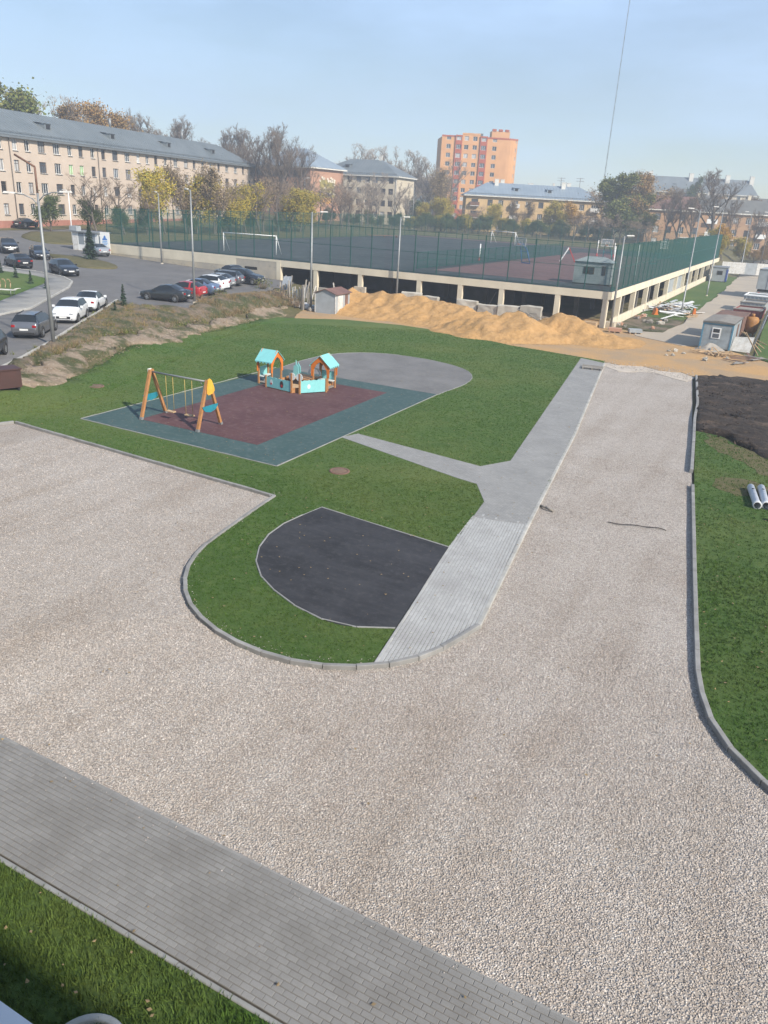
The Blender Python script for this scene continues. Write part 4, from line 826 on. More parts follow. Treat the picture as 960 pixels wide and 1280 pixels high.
def tower():
    b = thing('apartment_tower', 'orange brick ten storey apartment tower with red brick bands', 'building', (-133.6, 296.0, 4.6), R(29.7)); b.scale = (1.12, 1.0, 1.03)
    H = 29.6; rows = [1.2+2.93*i for i in range(10)]
    # bays: u0,u1, colour, protrusion, windows
    bays = [(0, 4.6, 'orange_brick', 0, [2.4], 28.6), (4.6, 6.9, 'red_brick', -.5, [1.15], 28.8), (6.9, 13.0, 'orange_brick', 0, [1.5, 4.4], 29.6), (13.0, 15.4, 'red_brick', -.5, [1.2], 28.8), (15.4, 22.4, 'orange_brick', 0, [2.6], 28.6)]
    for u0, u1, mt, y, ws, hh in bays:
        w_ = 1.45 if mt == 'orange_brick' else 1.7
        holes = [(u-w_/2, u+w_/2, v, v+1.5) for u in ws for v in rows]
        p = wall_mesh(u1-u0, hh, holes, mt, .2, z0=-2).build('wall', mt, b, (u0, y, 0))
        for u in ws:
            for v in rows: put_window(p, u-w_/2, v, w_, 1.5, 'frame_white')
        if y:
            for xx in (0, u1-u0): MB().add([(xx, 0, -2), (xx, .5, -2), (xx, .5, hh), (xx, 0, hh)], [(0, 1, 2, 3)]).build('wall_side', mt, p)
        MB().box(-.03 if y else .0, u1-u0, -.08, .3, hh, hh+.5).build('parapet', 'red_brick' if u0 in (0, 15.4) else mt, p)
        MB().box(.02, u1-u0-.02, -.05, -.004, -2, 2.9).build('plinth', 'red_brick', p) if False else None
    # curved corner bay and right flank
    for k in range(6):
        a0, a1 = R(90*k/6), R(90*(k+1)/6); c = (22.4, 4.0); p0 = (c[0]+4*math.sin(a0), c[1]-4*math.cos(a0)); p1 = (c[0]+4*math.sin(a1), c[1]-4*math.cos(a1))
        ang = math.atan2(p1[1]-p0[1], p1[0]-p0[0]); w = math.hypot(p1[0]-p0[0], p1[1]-p0[1])
        wl = wall_mesh(w, 28.6, [(w/2-.35, w/2+.35, v, v+1.4) for v in rows] if k in (3, 5) else [], 'orange_brick', .2, z0=-2).build('wall', 'orange_brick', b, (p0[0], p0[1], 0), ang)
        if k in (3, 5):
            for v in rows: put_window(wl, w/2-.35, v, .7, 1.4, 'frame_white')
        MB().box(0, w, -.08, .3, 28.6, 29.1).build('parapet', 'red_brick', wl)
    e = wall_mesh(13, 28.8, [(u-.55, u+.55, v, v+1.4) for u in (2, 5, 8, 11) for v in rows], 'orange_brick', .2, z0=-2).build('wall', 'orange_brick', b, (26.4, 4.0, 0), R(90))
    for u in (2, 5, 8, 11):
        for v in rows: put_window(e, u-.55, v, 1.1, 1.4, 'frame_white')
    MB().box(0, 13, -.1, .3, 28.8, 29.3).build('parapet', 'red_brick', e); MB().box(11.6, 13.05, -.12, -.01, 27.5, 29.4).build('corner_block', 'red_brick', e); MB().box(5.9, 7.1, -.1, -.01, -2, 28.8).build('pilaster', 'red_brick', e) if False else None
    MB().add([(0, .4, 28.6), (22.4, .4, 28.6), (26.3, 4.2, 28.6), (26.3, 17, 28.6), (0, 17, 28.6)], [(0, 1, 2, 3, 4)]).build('flat_roof', 'roof_slate', b)
    MB().add([(0, 0, -2), (0, 17, -2), (0, 17, 28.6), (0, 0, 28.6)], [(0, 1, 2, 3)]).build('wall', 'orange_brick', b); MB().add([(0, 17, -2), (26.4, 17, -2), (26.4, 17, 28.6), (0, 17, 28.6)], [(0, 1, 2, 3)]).build('wall', 'orange_brick', b)
    MB().box(.3, 22, .62, .7, -1, 28.5).build('inner_wall', 'inner_shade_concrete', b); MB().box(25.6, 25.7, 4.4, 16.7, -1, 28.5).build('inner_wall', 'inner_shade_concrete', b)
    ph = MB().box(17.4, 23.6, 5, 10, 28.6, 31.6).build('penthouse', 'orange_brick', b)
    for x in (17.6, 19.8, 22): MB().box(x, x+1.3, 4.8, 6.0, 31.62, 32.3).build('vent_stack', 'red_brick', ph)
    for x in (9, 12.6): MB().box(x, x+1.6, 3, 4.4, 29.6, 30.4).build('vent_stack', 'roof_slate', b)
    for sx, mt in ((0, 'red_brick'), (6.95, 'red_brick')): MB().box(sx+.02, sx+4.4, -.06, -.012, -2, 4.0).build('plinth', mt, b)
tower()
def yellow_building():
    b = thing('yellow_building', 'yellow three storey house with blue grey metal roof and white chimneys', 'building', (-95.4, 231.9, 3.1), R(26.7))
    us = [2.6, 7.2, 10.4, 14.6, 18.6, 22.4, 26.4, 30.6, 34.6, 38.4]
    fr = [(u, v, 2.0 if u in (2.6, 14.6, 26.4, 38.4) else 1.5, 1.7, kind(.5)) for v in (1.0, 4.2, 7.5) for u in us]
    shell(b, 41, 13, 10.3, 'yellow_plaster', fr, [(u, v, 1.4, 1.7, kind()) for v in (1.0, 4.2, 7.5) for u in (3, 6.5, 10)])
    r = hip_roof(b, 41, 13, 10.35, 3.7, .8, 'roof_blue', seams=.9)
    for u in (2.6, 14.6, 26.4, 38.4):
        for v in (4.1, 7.4):
            p = MB().box(u-1.4, u+1.4, -1.1, -.0, v-.18, v).build('balcony', 'white_dirty', b); MB().box(u-1.4, u+1.4, -1.1, -1.02, v, v+1.0).box(u-1.4, u-1.34, -1.02, -.01, v, v+1.0).box(u+1.34, u+1.4, -1.02, -.01, v, v+1.0).build('balcony_front', 'white_dirty' if u != 2.6 else 'rust_brown', p)
    for x, y in ((9.2, 5.2), (11.2, 7.6), (29.4, 5.2), (31.4, 7.6)): chimney(r, x, y, 11.8, 15.0, 'white_plaster', 1.2, .7)
    chimney(r, 20, 9, 12.4, 14.4, 'white_plaster', 1.6, .6); dormer(r, 15, 2.4, 11.7, mat='roof_blue'); dormer(r, 25, 2.4, 11.7, mat='roof_blue')
yellow_building()
def brick_row():
    b = thing('brick_terrace', 'ochre brick three storey terrace with white balconies by the lane end', 'building', (-44, 241, 1.9), R(26.6))
    us = [3, 6.5, 10, 14, 18, 21.6, 25, 28.6, 32.2, 36, 40, 44]
    fr = [(u, v, 1.6, 1.75, kind(.6)) for v in (.9, 4.1, 7.4) for u in us]
    shell(b, 48, 12, 10.2, 'ochre_brick', fr)
    r = hip_roof(b, 48, 12, 10.25, 3.6, .7, 'roof_slate', hip=(0, 1)); MB().add([(-.75, -.75, 10.30), (15, -.75, 10.30), (15, 6, 13.92), (-.75, 6, 13.92)], [(0, 1, 2, 3)]).build('roof_patch', 'roof_maroon', r)
    for u in (18, 32.2):
        for v in (4.0, 7.3):
            p = MB().box(u-1.5, u+1.5, -1.1, 0, v-.18, v).build('balcony', 'white_paint', b); MB().box(u-1.5, u+1.5, -1.1, -1.02, v, v+1.0).build('balcony_front', 'white_paint', p)
    for u in (11, 25): MB().box(u-1.6, u+1.6, -1.2, 0, 3.0, 3.2).build('porch', 'white_dirty', b)
    for x in (15.6, 30): chimney(r, x, 6.5, 13, 15, 'beige_plaster')
brick_row()
def far_row():
    b = thing('roofed_block', 'long pale block with grey roof and white chimneys on the rise', 'building', (-81, 385, 5.5), R(26.7))
    shell(b, 58, 14, 15.2, 'beige_plaster', [(u, v, 1.6, 1.7, 'frame_white') for v in (1, 4.2, 7.4, 10.6, 13.0) for u in np.arange(2.5, 57, 4)])
    r = hip_roof(b, 58, 14, 15.25, 6.4, .8, 'roof_grey', hip=(.3, .3))
    for x in (11, 29.5, 46, 57): chimney(r, x, 5.4, 18.5, 23.2, 'white_plaster', 1.9, 1.0)
    for x in (3, 22): dormer(r, x, 3, 17.5)
far_row()
def cottage(x, y, z, rz, L, D, H, rise, wall, roof, label, win=3):
    b = thing('cottage', label, 'house', (x, y, z), R(rz))
    shell(b, L, D, H, wall, [(L*(i+.5)/win, 1.0, 1.3, 1.4, 'frame_white') for i in range(win)], None, base=-3)
    r = hip_roof(b, L, D, H+.05, rise, .5, roof, hip=(.5, .5)); chimney(r, L*.6, D*.5, H+rise*.6, H+rise+1.0, 'white_plaster', .8, .6)
for a in ((-108, 330, 10, 30, 18, 12, 4, 5.4, 'ochre_brick', 'roof_slate', 'dark roofed house showing beside the orange tower'), (-80, 322, 8.5, 25, 16, 10, 3.6, 4.2, 'white_plaster', 'roof_maroon', 'white gabled house with brown roof behind the yellow building'), (-62, 318, 8.5, 25, 14, 10, 4.0, 4.0, 'white_plaster', 'roof_blue', 'white house with pale blue roof above the trees'), (-34, 300, 6.6, 28, 12, 9, 4.2, 4.0, 'rust_brick', 'roof_maroon', 'small brick house with brown roof above the terrace'), (-22, 322, 9, 20, 11, 9, 4.6, 4.2, 'white_plaster', 'roof_slate', 'small pale house among trees above the terrace'), (-6, 330, 12, 30, 10, 9, 5, 3.4, 'orange_brick', 'roof_maroon', 'salmon coloured house high at the right of the terrace roof'), (10, 340, 12, 30, 20, 10, 5, 3.5, 'white_plaster', 'roof_blue', 'white house with blue metal roof above the terrace end'), (-160, 300, 6.5, 20, 22, 12, 7.5, 4.6, 'white_plaster', 'roof_maroon', 'white house with reddish roof left of the orange tower'), (-48, 345, 11, 25, 14, 9, 4, 4, 'white_plaster', 'roof_slate', 'grey roofed cottage on the rise below the long roof')):
    cottage(*a)

# ---------------------------------------------------------------- trees and shrubs
def grow(seed, H, spread, levels, trunk_r, split=(3, 5), upright=.5, first=.25):
    """branch segments (p0, p1, r0, r1, level)"""
    rd = random.Random(seed); segs = []; tips = []
    def br(p, d, L, r, lev):
        n = 3; q = p
        pts = [p]
        for i in range(n):
            d = (d+Vector((rd.gauss(0, .11), rd.gauss(0, .11), rd.gauss(.04, .06)))).normalized()
            q2 = q+d*L/n; segs.append((q, q2, r*(1-.55*i/n), r*(1-.55*(i+1)/n), lev)); q = q2; pts.append(q)
        if lev >= levels: tips.append((q, d, L)); return
        k = rd.randint(*split) if lev else rd.randint(split[0]+2, split[1]+4)
        for i in range(k):
            t = first+(1-first)*(i+rd.random()*.8)/k if lev == 0 else .3+.7*(i+rd.random())/k
            a = rd.random()*6.283; s = pts[min(int(t*n), n-1)].lerp(pts[min(int(t*n)+1, n)], t*n-int(t*n)) if t < 1 else q
            out = Vector((math.cos(a), math.sin(a), 0)); dd = (out*spread+Vector((0, 0, upright))+d*.55).normalized()
            f = (1.05-t*.55) if lev == 0 else .72
            br(s, dd, L*rd.uniform(.42, .62)*f*(1.15 if lev == 0 else 1), r*(.55-.25*t if lev == 0 else .5), lev+1)
        if lev: tips.append((q, d, L*.5))
    br(Vector((0, 0, -.2)), Vector((0, 0, 1)), H*.72, trunk_r, 0)
    return segs, tips, rd
def tree_meshes(seed, H, spread, levels, tr, leafmat, nleaf, lsize, twigs=3, twmat='twig', bark='bark', upright=.5, first=.25, split=(3, 5), tw=.03, clump=1.0):
    segs, tips, rd = grow(seed, H, spread, levels, tr, split, upright, first)
    t = MB()
    for a, b, r0, r1, lev in segs:
        if lev < levels: t.tube(a, b, max(r0, .03), max(r1, .025), 7 if lev == 0 else 4, 0, False)
    trunk = t.mesh('trunk', bark, False); g = np.random.default_rng(seed); V = []; F = []
    def strip(a, b, w):
        d = (b-a); s = d.cross(Vector((g.normal(), g.normal(), g.normal()))).normalized()*w; o = len(V); V.extend([a-s, a+s, b]); F.append((o, o+1, o+2))
    for a, b, r0, r1, lev in segs:
        if lev == levels: strip(a, b, max(r0, tw)); strip(a, b, max(r0, tw))
    for p, d, L in tips:
        for i in range(twigs):
            dd = (d+Vector((g.normal()*.55, g.normal()*.55, g.normal()*.4+.15))).normalized(); e = p+dd*L*g.uniform(.5, 1.1); strip(p-d*L*.3*g.random(), e, tw)
            for j in range(2): m = p.lerp(e, g.uniform(.3, .9)); strip(m, m+(dd+Vector(g.normal(0, .7, 3))).normalized()*L*.45, tw*.8)
    mats_ = [twmat]; nt = len(F)
    if nleaf:
        mats_.append(leafmat); per = max(1, int(nleaf/len(tips)))
        for p, d, L in tips:
            for i in range(per):
                c = p+Vector(g.normal(0, .42*L*clump+.15, 3)); s = lsize*g.uniform(.6, 1.3); u = Vector(g.normal(0, 1, 3)).normalized()*s; w = u.cross(Vector(g.normal(0, 1, 3))).normalized()*s*.8; o = len(V)
                V.extend([c-u, c+w*.9, c+u, c-w]); F.append((o, o+1, o+2, o+3))
    me = bpy.data.meshes.new('crown'); me.from_pydata([tuple(v) for v in V], [], F)
    for m in mats_: me.materials.append(M[m])
    me.polygons.foreach_set('material_index', [0]*nt+[1]*(len(F)-nt)); me.update(); return trunk, me
TP = {
 'bare': tree_meshes(1, 13, .9, 3, .2, None, 0, 0, 7, 'twig', tw=.016, split=(4, 5)),
 'bare_wide': tree_meshes(2, 12, 1.15, 3, .22, None, 0, 0, 7, 'twig', 'bark', .4, .25, tw=.018, split=(4, 5)),
 'bare_pale': tree_meshes(3, 12, .75, 3, .18, None, 0, 0, 7, 'twig_pale', 'bark_pale', .8, .2, tw=.016, split=(4, 5)),
 'bare_dark': tree_meshes(4, 18, .8, 3, .36, None, 0, 0, 8, 'twig_dark', 'bark', .75, .18, (4, 6), tw=.022),
 'yellow': tree_meshes(5, 9, .85, 3, .15, 'leaf_yellow', 11000, .11, 3, 'twig', upright=.5, tw=.016, clump=1.4, split=(4, 5), first=.12),
 'gold': tree_meshes(6, 8, .5, 3, .15, 'leaf_gold', 6000, .11, 2, 'twig', upright=1.0, tw=.016, clump=1.4, split=(4, 5), first=.12),
 'olive': tree_meshes(7, 16, 1.0, 3, .4, 'leaf_olive', 24000, .17, 2, 'twig_dark', upright=.45, first=.1, split=(4, 6), clump=1.1),
 'brown': tree_meshes(8, 12, .85, 3, .25, 'leaf_brown', 11000, .10, 3, 'twig', upright=.5, clump=1.1, split=(4, 5), first=.15),
 'green': tree_meshes(9, 7, 1.0, 3, .16, 'leaf_green', 8000, .11, 2, 'twig_dark', upright=.4, first=.06, clump=1.5, split=(4, 5)),
 'tan': tree_meshes(10, 10, .7, 3, .16, 'leaf_tan', 3600, .09, 6, 'twig', upright=.8, tw=.016, clump=1.3, split=(4, 5), first=.15),
 'poplar': tree_meshes(11, 15, .3, 3, .25, 'leaf_green', 7000, .16, 2, 'twig_dark', upright=1.6, first=.08),
}
TH = dict(bare=13, bare_wide=12, bare_pale=12, bare_dark=18, yellow=9, gold=8, olive=16, brown=12, green=7, tan=10, poplar=15)
def conifer_meshes(seed, H):
    g = np.random.default_rng(seed); t = MB().tube((0, 0, -.1), (0, 0, H), .06*H/3, .01, 6, 0, False); V = []; F = []; n = int(26*H)
    for i in range(n):
        z = H*(.06+.94*(i/n)**.9); r = (1-z/H)*H*.26+.06; a = i*2.4
        for k in range(6):
            aa = a+g.normal(0, .35); L = r*g.uniform(.6, 1.1); d = Vector((math.cos(aa), math.sin(aa), -.25+g.normal(0, .12))); p = Vector((0, 0, z+g.normal(0, .04))); e = p+d*L; s = Vector((-math.sin(aa), math.cos(aa), g.normal(0, .4)))*.055*max(1, H/3); o = len(V)
            V.extend([p, p.lerp(e, .55)+s, e, p.lerp(e, .55)-s]); F.append((o, o+1, o+2, o+3))
    me = bpy.data.meshes.new('crown'); me.from_pydata([tuple(v) for v in V], [], F); me.materials.append(M['leaf_spruce']); me.update(); return t.mesh('trunk', 'bark', False), me
def bush_mesh(seed, leaf, n, size, tw='twig'):
    g = np.random.default_rng(seed); V = []; F = []; nt = 0
    for i in range(140):
        a = g.random()*6.28; d = Vector((math.cos(a)*g.uniform(.2, .8), math.sin(a)*g.uniform(.2, .8), g.uniform(.5, 1))); p = Vector((d.x*.1, d.y*.1, -.05)); s = Vector(g.normal(0, 1, 3)).cross(d).normalized()*.014; o = len(V); V.extend([p-s, p+s, p+d*g.uniform(.8, 1.3)]); F.append((o, o+1, o+2)); nt += 1
    for i in range(n):
        a = g.random()*6.28; r = math.sqrt(g.random())*.95; z = g.random()**.8*1.25*(1-.35*r*r); c = Vector((math.cos(a)*r, math.sin(a)*r, z+.05))+Vector(g.normal(0, .07, 3)); u = Vector(g.normal(0, 1, 3)).normalized()*size*g.uniform(.5, 1.3); w = u.cross(Vector(g.normal(0, 1, 3))).normalized()*size*.7; o = len(V); V.extend([c-u, c+w, c+u, c-w]); F.append((o, o+1, o+2, o+3))
    me = bpy.data.meshes.new('foliage'); me.from_pydata([tuple(v) for v in V], [], F); me.materials.append(M[tw]); me.materials.append(M[leaf]); me.polygons.foreach_set('material_index', [0]*nt+[1]*(len(F)-nt)); me.update(); return me
tr = random.Random(11)
def tree(kind_, x, y, h, label, group, wide=1.0, z=None, rz=None):
    a, c = TP[kind_]; s = h/TH[kind_]; zz = terrain(x, y)-.14 if z is None else z
    t = thing('tree', label, 'tree', (x, y, zz), tr.random()*6.28 if rz is None else rz, group); t.scale = (s*wide, s*wide, s)
    link('trunk', a, t); link('crown', c, t); return t
def rowpos(px0, px1, n): return [px0+(px1-px0)*(i+.5)/n for i in range(n)]
# beside the court, in front of the long pink building
GB = 'bare trees between court and pink building'; LB = 'bare grey tree between the court fence and the pink building'
for x, y, h, w in ((-103.5, 96.5, 10, 1.2), (-100.5, 99.5, 9.5, 1.3), (-98.6, 102.5, 8, 1.3), (-100, 116, 10, 1.2), (-98, 133, 10, 1.3), (-99, 141, 11.5, 1.2), (-98.5, 120, 9, 1.2), (-104, 149, 10.5, 1.3), (-109, 158, 10, 1.3), (-101, 127, 10.5, 1.2)): tree('bare', x, y, h, LB, GB, w)
for x, y, h in ((-98.8, 112.5, 11.5), (-97.6, 118.5, 12), (-99.5, 123, 11), (-100.5, 137.5, 10.5)): tree('tan', x, y, h, 'slim tree with a few tan leaves before the pink building', 'thin tan trees before the pink building', 1.3)
tree('yellow', -98.6, 115, 10.5, 'broad yellow green tree beside the tan trees at the pink building', None, 1.2)
tree('yellow', -99.6, 108, 11.5, 'tall yellow green tree before the middle of the pink building', None, 1.0)
for x, y, h in ((-99.5, 130.5, 9.2), (-99.8, 135.5, 10), (-99, 145, 9.5), (-100.5, 151, 9.0), (-103.5, 156, 8.6), (-97, 126, 7)): tree('yellow', x, y, h, 'yellowing tree near the far end of the pink building', 'yellow trees by the pink building end', 1.25)
for x, y, h in ((-107.2, 90.5, 6.0), (-104.8, 96.5, 5.6), (-100.5, 99, 4.6), (-101, 105, 4.4), (-99.5, 114, 4.2), (-99, 124, 4.4), (-100, 133, 4), (-101, 143, 4.2), (-103, 152, 4.4), (-106, 161, 4.6)): tree('green', x, y, h, 'dark green shrub like tree at the foot of the pink building', 'green shrubs by the pink building', 1.0)
for x, y, h, w in ((-124, 178, 24, 1.0), (-120, 172, 22, .85), (-130, 177, 21, .85), (-116.5, 176, 19, .8)): tree('bare_dark', x, y, h, 'big bare dark tree towering before the brick building', 'big bare trees by the brick building', w)
for x, y, h in ((-112, 168, 12), (-107, 173, 11.5), (-115, 181, 11), (-119, 184, 8), (-113, 190, 8), (-104, 178, 10), (-109, 183, 11), (-106, 190, 8)): tree('bare', x, y, h, 'bare brown tree below the brick building', 'smaller bare trees below the brick building', 1.4)
for x, y, h in ((-126, 212, 13.5), (-122, 210, 12), (-118.5, 214, 14.5), (-114, 212, 13), (-110.5, 214, 12.5), (-107, 215, 11.5), (-129, 208, 12.5), (-116, 206, 11)): tree('bare_pale', x, y, h, 'bare pale tree in front of the beige block', 'bare trees in front of the beige block', 1.25)
tree('green', -108.5, 226, 8.5, 'dense dark green bushy tree at the beige block corner', None, 1.2)
for x, y, h in ((-106.5, 232, 18), (-103.5, 236, 17)): tree('tan', x, y, h, 'tall thin tan tree between beige block and orange tower', 'thin tan trees left of the orange tower', .9)
for x, y, h in ((-102, 225, 10), (-98.5, 226, 9), (-105, 222, 8)): tree('yellow', x, y, h, 'low yellow green tree at the foot of the orange tower', 'yellow green trees by the tower foot', 1.2)
# shrub belt along the court
for i in range(17): x = -121+i*2.3+tr.uniform(-.6, .6); y = 188+i*2.0+tr.uniform(-1.5, 1.5); tree('green', x, y, tr.uniform(3.4, 5), 'green shrub in the hedge below brick building and beige block', 'green hedge shrubs below the beige block', 1.3)
# before the yellow house
for x, y, h, w in ((-91.5, 225, 8.5, 1), (-88.5, 227.5, 8, 1.1), (-79, 230.5, 9.6, 1.1), (-76, 231.5, 9.8, 1.1), (-66.5, 237.5, 8, 1), (-58.5, 241, 8.5, 1.1), (-55.5, 243, 8, 1.1)): tree('bare_wide' if h < 9 else 'tan', x, y, h, 'bare brownish tree in front of the yellow house', 'bare trees before the yellow house', w)
for x, y, h in ((-83.5, 228.5, 9), (-70, 235, 10.5), (-68, 236, 8)): tree('yellow', x, y, h, 'olive yellow tree in front of the yellow house', 'olive yellow trees before the yellow house', 1.1)
tree('gold', -64.3, 237, 9.5, 'bright golden tree in front of the yellow house', None, 1.2)
for i in range(22): x = -100+i*2.35+tr.uniform(-.6, .6); y = 206+i*.9+tr.uniform(-2, 2); tree('green' if i % 3 else 'yellow', x, y, tr.uniform(3.6, 5.4), 'low green shrub in the belt behind the court' if i % 3 else 'low yellow shrub in the belt behind the court', 'green shrubs behind the court' if i % 3 else 'yellow shrubs behind the court', 1.35)
# big tree and the lane end
tree('olive', -50.0, 225, 18.5, 'huge dense olive tree beside the yellow house', None, 1.2)
tree('brown', -47.5, 232, 20, 'tall rust brown tree rising behind the olive tree', None, 1.15); tree('brown', -53, 236, 18.5, 'russet tree crown left of the olive tree', None, 1.05)
tree('olive', -43.5, 230, 13.5, 'smaller dense olive tree near the terrace', None, 1.1); tree('green', -46.5, 222, 10, 'dark green tree below the huge olive tree', None, 1.2)
for x, y, h in ((-54, 216, 8.5), (-50, 214, 8), (-46, 214, 8), (-41.5, 218, 7.5), (-57, 214, 7.0), (-38, 214, 6.5)): tree('bare_wide', x, y, h, 'low bare shrubby tree below the olive tree', 'bare shrubs below the olive tree', 1.4)
for x, y, h, w in ((-33, 226, 15, 1.0), (-25, 230, 20, 1.3), (-20.5, 232, 13, .9), (-15, 230, 12, .9), (-37, 232, 14, 1.0), (-29, 222, 13, 1.0), (-11, 226, 11, 1.0)): tree('bare_dark', x, y, h, 'bare branching tree in front of the ochre terrace', 'bare trees before the terrace', w)
for x, y, h in ((-19, 196, 6.5), (-17.4, 188, 5.6), (-14.5, 205, 6.0), (-21, 205, 6)): tree('gold' if h > 6.2 else 'yellow', x, y, h, 'small yellow tree at the lane end by the deck', 'yellow trees at the lane end', 1.3)
for x, y, h in ((-12, 200, 3.6), (-9.6, 202, 3.8), (-7.4, 204, 3.6), (-10.5, 206, 4.5)): tree('brown', x, y, h, 'rusty brown shrub behind the white wall at the lane end', 'brown shrubs at the lane end', 1.5)
for x, y, h in ((-6.5, 212, 7), (-2.5, 206, 6.5), (1, 200, 6), (-.5, 190, 5), (3, 180, 5)): tree('green', x, y, h, 'dark green bushy tree at the right of the lane end', 'green trees right of the lane end', 1.3)
# skyline
SK = {'olive': 'tall olive tree behind the left end of the pink building', 'bare': 'bare tree top behind the pink roof near the olive tree', 'bare_pale': 'pale bare tree top showing behind the pink building roof', 'brown': 'rusty brown tree crown behind the pink building roof'}
for x, y, h, k in ((-143, 113, 25, 'olive'), (-147, 118, 23, 'bare'), (-150, 126, 22.5, 'bare_pale'), (-148, 138, 24, 'brown'), (-151, 143, 24.5, 'brown'), (-150, 148, 23, 'brown'), (-153, 134, 22.5, 'bare_pale')): tree(k, x, y, h, SK[k], {'brown': 'brown crowns behind the pink building', 'bare_pale': 'pale bare tops behind the pink building'}.get(k), 1.1)
for x, y, h in ((-158, 163, 23), (-162, 168, 22.5), (-160, 178, 23.5), (-163, 186, 23), (-152, 188, 22), (-149, 192, 23), (-146, 190, 22)): tree('bare_dark', x, y, h, 'bare tree top rising behind the pink roof end', 'bare tree tops behind the pink roof', 1.0)
for x, y, h in ((-150, 262, 23), (-145, 258, 22), (-140, 262, 23), (-135, 265, 24), (-129, 262, 22), (-125, 266, 23), (-121, 262, 21), (-117, 268, 21)): tree('bare_pale', x, y, h, 'pale bare tree top behind the beige block roof', 'bare tree tops behind the beige roof', 1.1)
for x, y, h in ((-84, 300, 15), (-72, 304, 16), (-64, 300, 13.5), (-92, 302, 14), (-78, 310, 16)): tree('bare_wide', x, y, h, 'bare tree top behind the blue grey roof of the yellow house', 'bare tree tops behind the yellow house', 1.3)
LT = {'brown': 'brownish tree among the roofs beyond the terrace', 'bare_dark': 'dark bare tree among the roofs beyond the terrace', 'bare_wide': 'spreading bare tree among the roofs beyond the terrace', 'bare_pale': 'pale bare tree above the terrace roof end', 'olive': 'olive tree far beyond the terrace roof'}
for x, y, h, k in ((-46, 290, 13, 'brown'), (-38, 286, 13, 'bare_dark'), (-28, 290, 14, 'bare_wide'), (-20, 300, 15, 'bare_dark'), (-54, 312, 15, 'brown'), (-44, 320, 17, 'bare_wide'), (-8, 300, 19, 'bare_pale'), (2, 296, 18, 'bare_pale'), (6, 318, 18, 'bare_wide'), (-14, 345, 14, 'olive'), (-32, 310, 15, 'brown'), (-24, 318, 15, 'brown'), (-36, 330, 17, 'bare_wide'), (-16, 312, 15, 'bare_wide'), (-50, 330, 17, 'bare_dark'), (-3, 312, 17, 'bare_pale')): tree(k, x, y, h, LT[k], {'brown': 'brown trees beyond the terrace', 'bare_dark': 'dark bare trees beyond the terrace', 'bare_wide': 'spreading bare trees beyond the terrace', 'bare_pale': 'pale bare trees above the terrace'}.get(k), 1.3)
tree('poplar', -43, 316, 20, 'narrow dark columnar tree before the long grey roof', None, 1.0)
# far wooded rise on the horizon
def far_wood():
    V = []; F = []; g = np.random.default_rng(5)
    for i in range(1500):
        x, y = g.uniform(-470, 330), g.uniform(450, 590)
        h = g.uniform(6, 11); z = terrain(x, y)
        for k in range(6):
            c = Vector((x+g.normal(0, 2.5), y+g.normal(0, 2.5), z+h*g.uniform(.3, 1))); s = g.uniform(1.2, 2.6); u = Vector(g.normal(0, 1, 3)).normalized()*s; w = u.cross(Vector(g.normal(0, 1, 3))).normalized()*s; o = len(V); V.extend([c-u, c+w, c+u, c-w]); F.append((o, o+1, o+2, o+3))
    me = bpy.data.meshes.new('far_wood'); me.from_pydata([tuple(v) for v in V], [], F); me.materials.append(M['leaf_tan']); me.update()
    tag(link('far_wood', me), 'hazy autumn wood along the far horizon', 'wood', kind='stuff')
far_wood()
# small conifers and bushes by the street
for x, y, h, lab in ((-49.9, 48.7, 1.9, 'small pointed spruce on the weedy bank corner'), (-48.1, 46.0, .9, 'tiny spruce seedling beside the taller spruce on the bank'), (-77.6, 71.0, 4.6, 'thin dark spruce on the traffic island')):
    a, c = conifer_meshes(int(h*10), h); t = thing('spruce', lab, 'tree', (x, y, terrain(x, y)+.03)); link('trunk', a, t); link('crown', c, t)
a, c = conifer_meshes(77, 1.2)
for x, y in ((-67.6, 52.4), (-63.8, 51.0), (-60.8, 50.2), (-71, 53.4)):
    t = thing('spruce_sapling', 'knee high spruce sapling along the grass plot edge', 'sapling', (x, y, terrain(x, y)+.12), x, 'saplings on the street grass plot'); link('trunk', a, t); link('crown', c, t)
bm1 = bush_mesh(1, 'leaf_olive', 260, .07); bm2 = bush_mesh(2, 'leaf_tan', 200, .06); 
for x, y, s, k in ((-50.9, 69.5, 1.1, 0), (-49.0, 60.0, .8, 0), (-47.6, 55.5, .7, 1), (-45.6, 61.5, .8, 1), (-46.5, 66.2, 1.2, 1), (-45.2, 66.0, 1.1, 1), (-44.3, 66.0, 1.0, 1), (-46.9, 48.5, .55, 0), (-44.0, 41.5, .5, 0), (-44.6, 46.5, .45, 1), (-43.2, 38.4, .45, 1)):
    o = link('bush', (bm1, bm2)[k], None, (x, y, terrain(x, y)+.02), x*3, (s, s, s*.8)); tag(o, 'low olive weed clump on the earth bank' if k == 0 else 'dry brown weed clump on the earth bank', 'bush', ('olive' if k == 0 else 'brown')+' weed clumps on the bank')
q = scatter([(-43.4, 52), (-44.6, 66), (-49, 68), (-48.4, 57), (-45.7, 52)], 18); q2 = scatter([(-38.4, 31), (-41.6, 39), (-43.2, 51), (-46, 50.5), (-52, 50), (-45.4, 40.4), (-41.3, 34.3), (-38.9, 30.4)], 9)
q3 = scatter([(-36.2, 27), (-38, 34), (-40.6, 42), (-42.6, 54), (-43.6, 60), (-42.4, 52), (-40.9, 44), (-38.4, 35)], 4)
q = np.vstack((q, q2, q3))
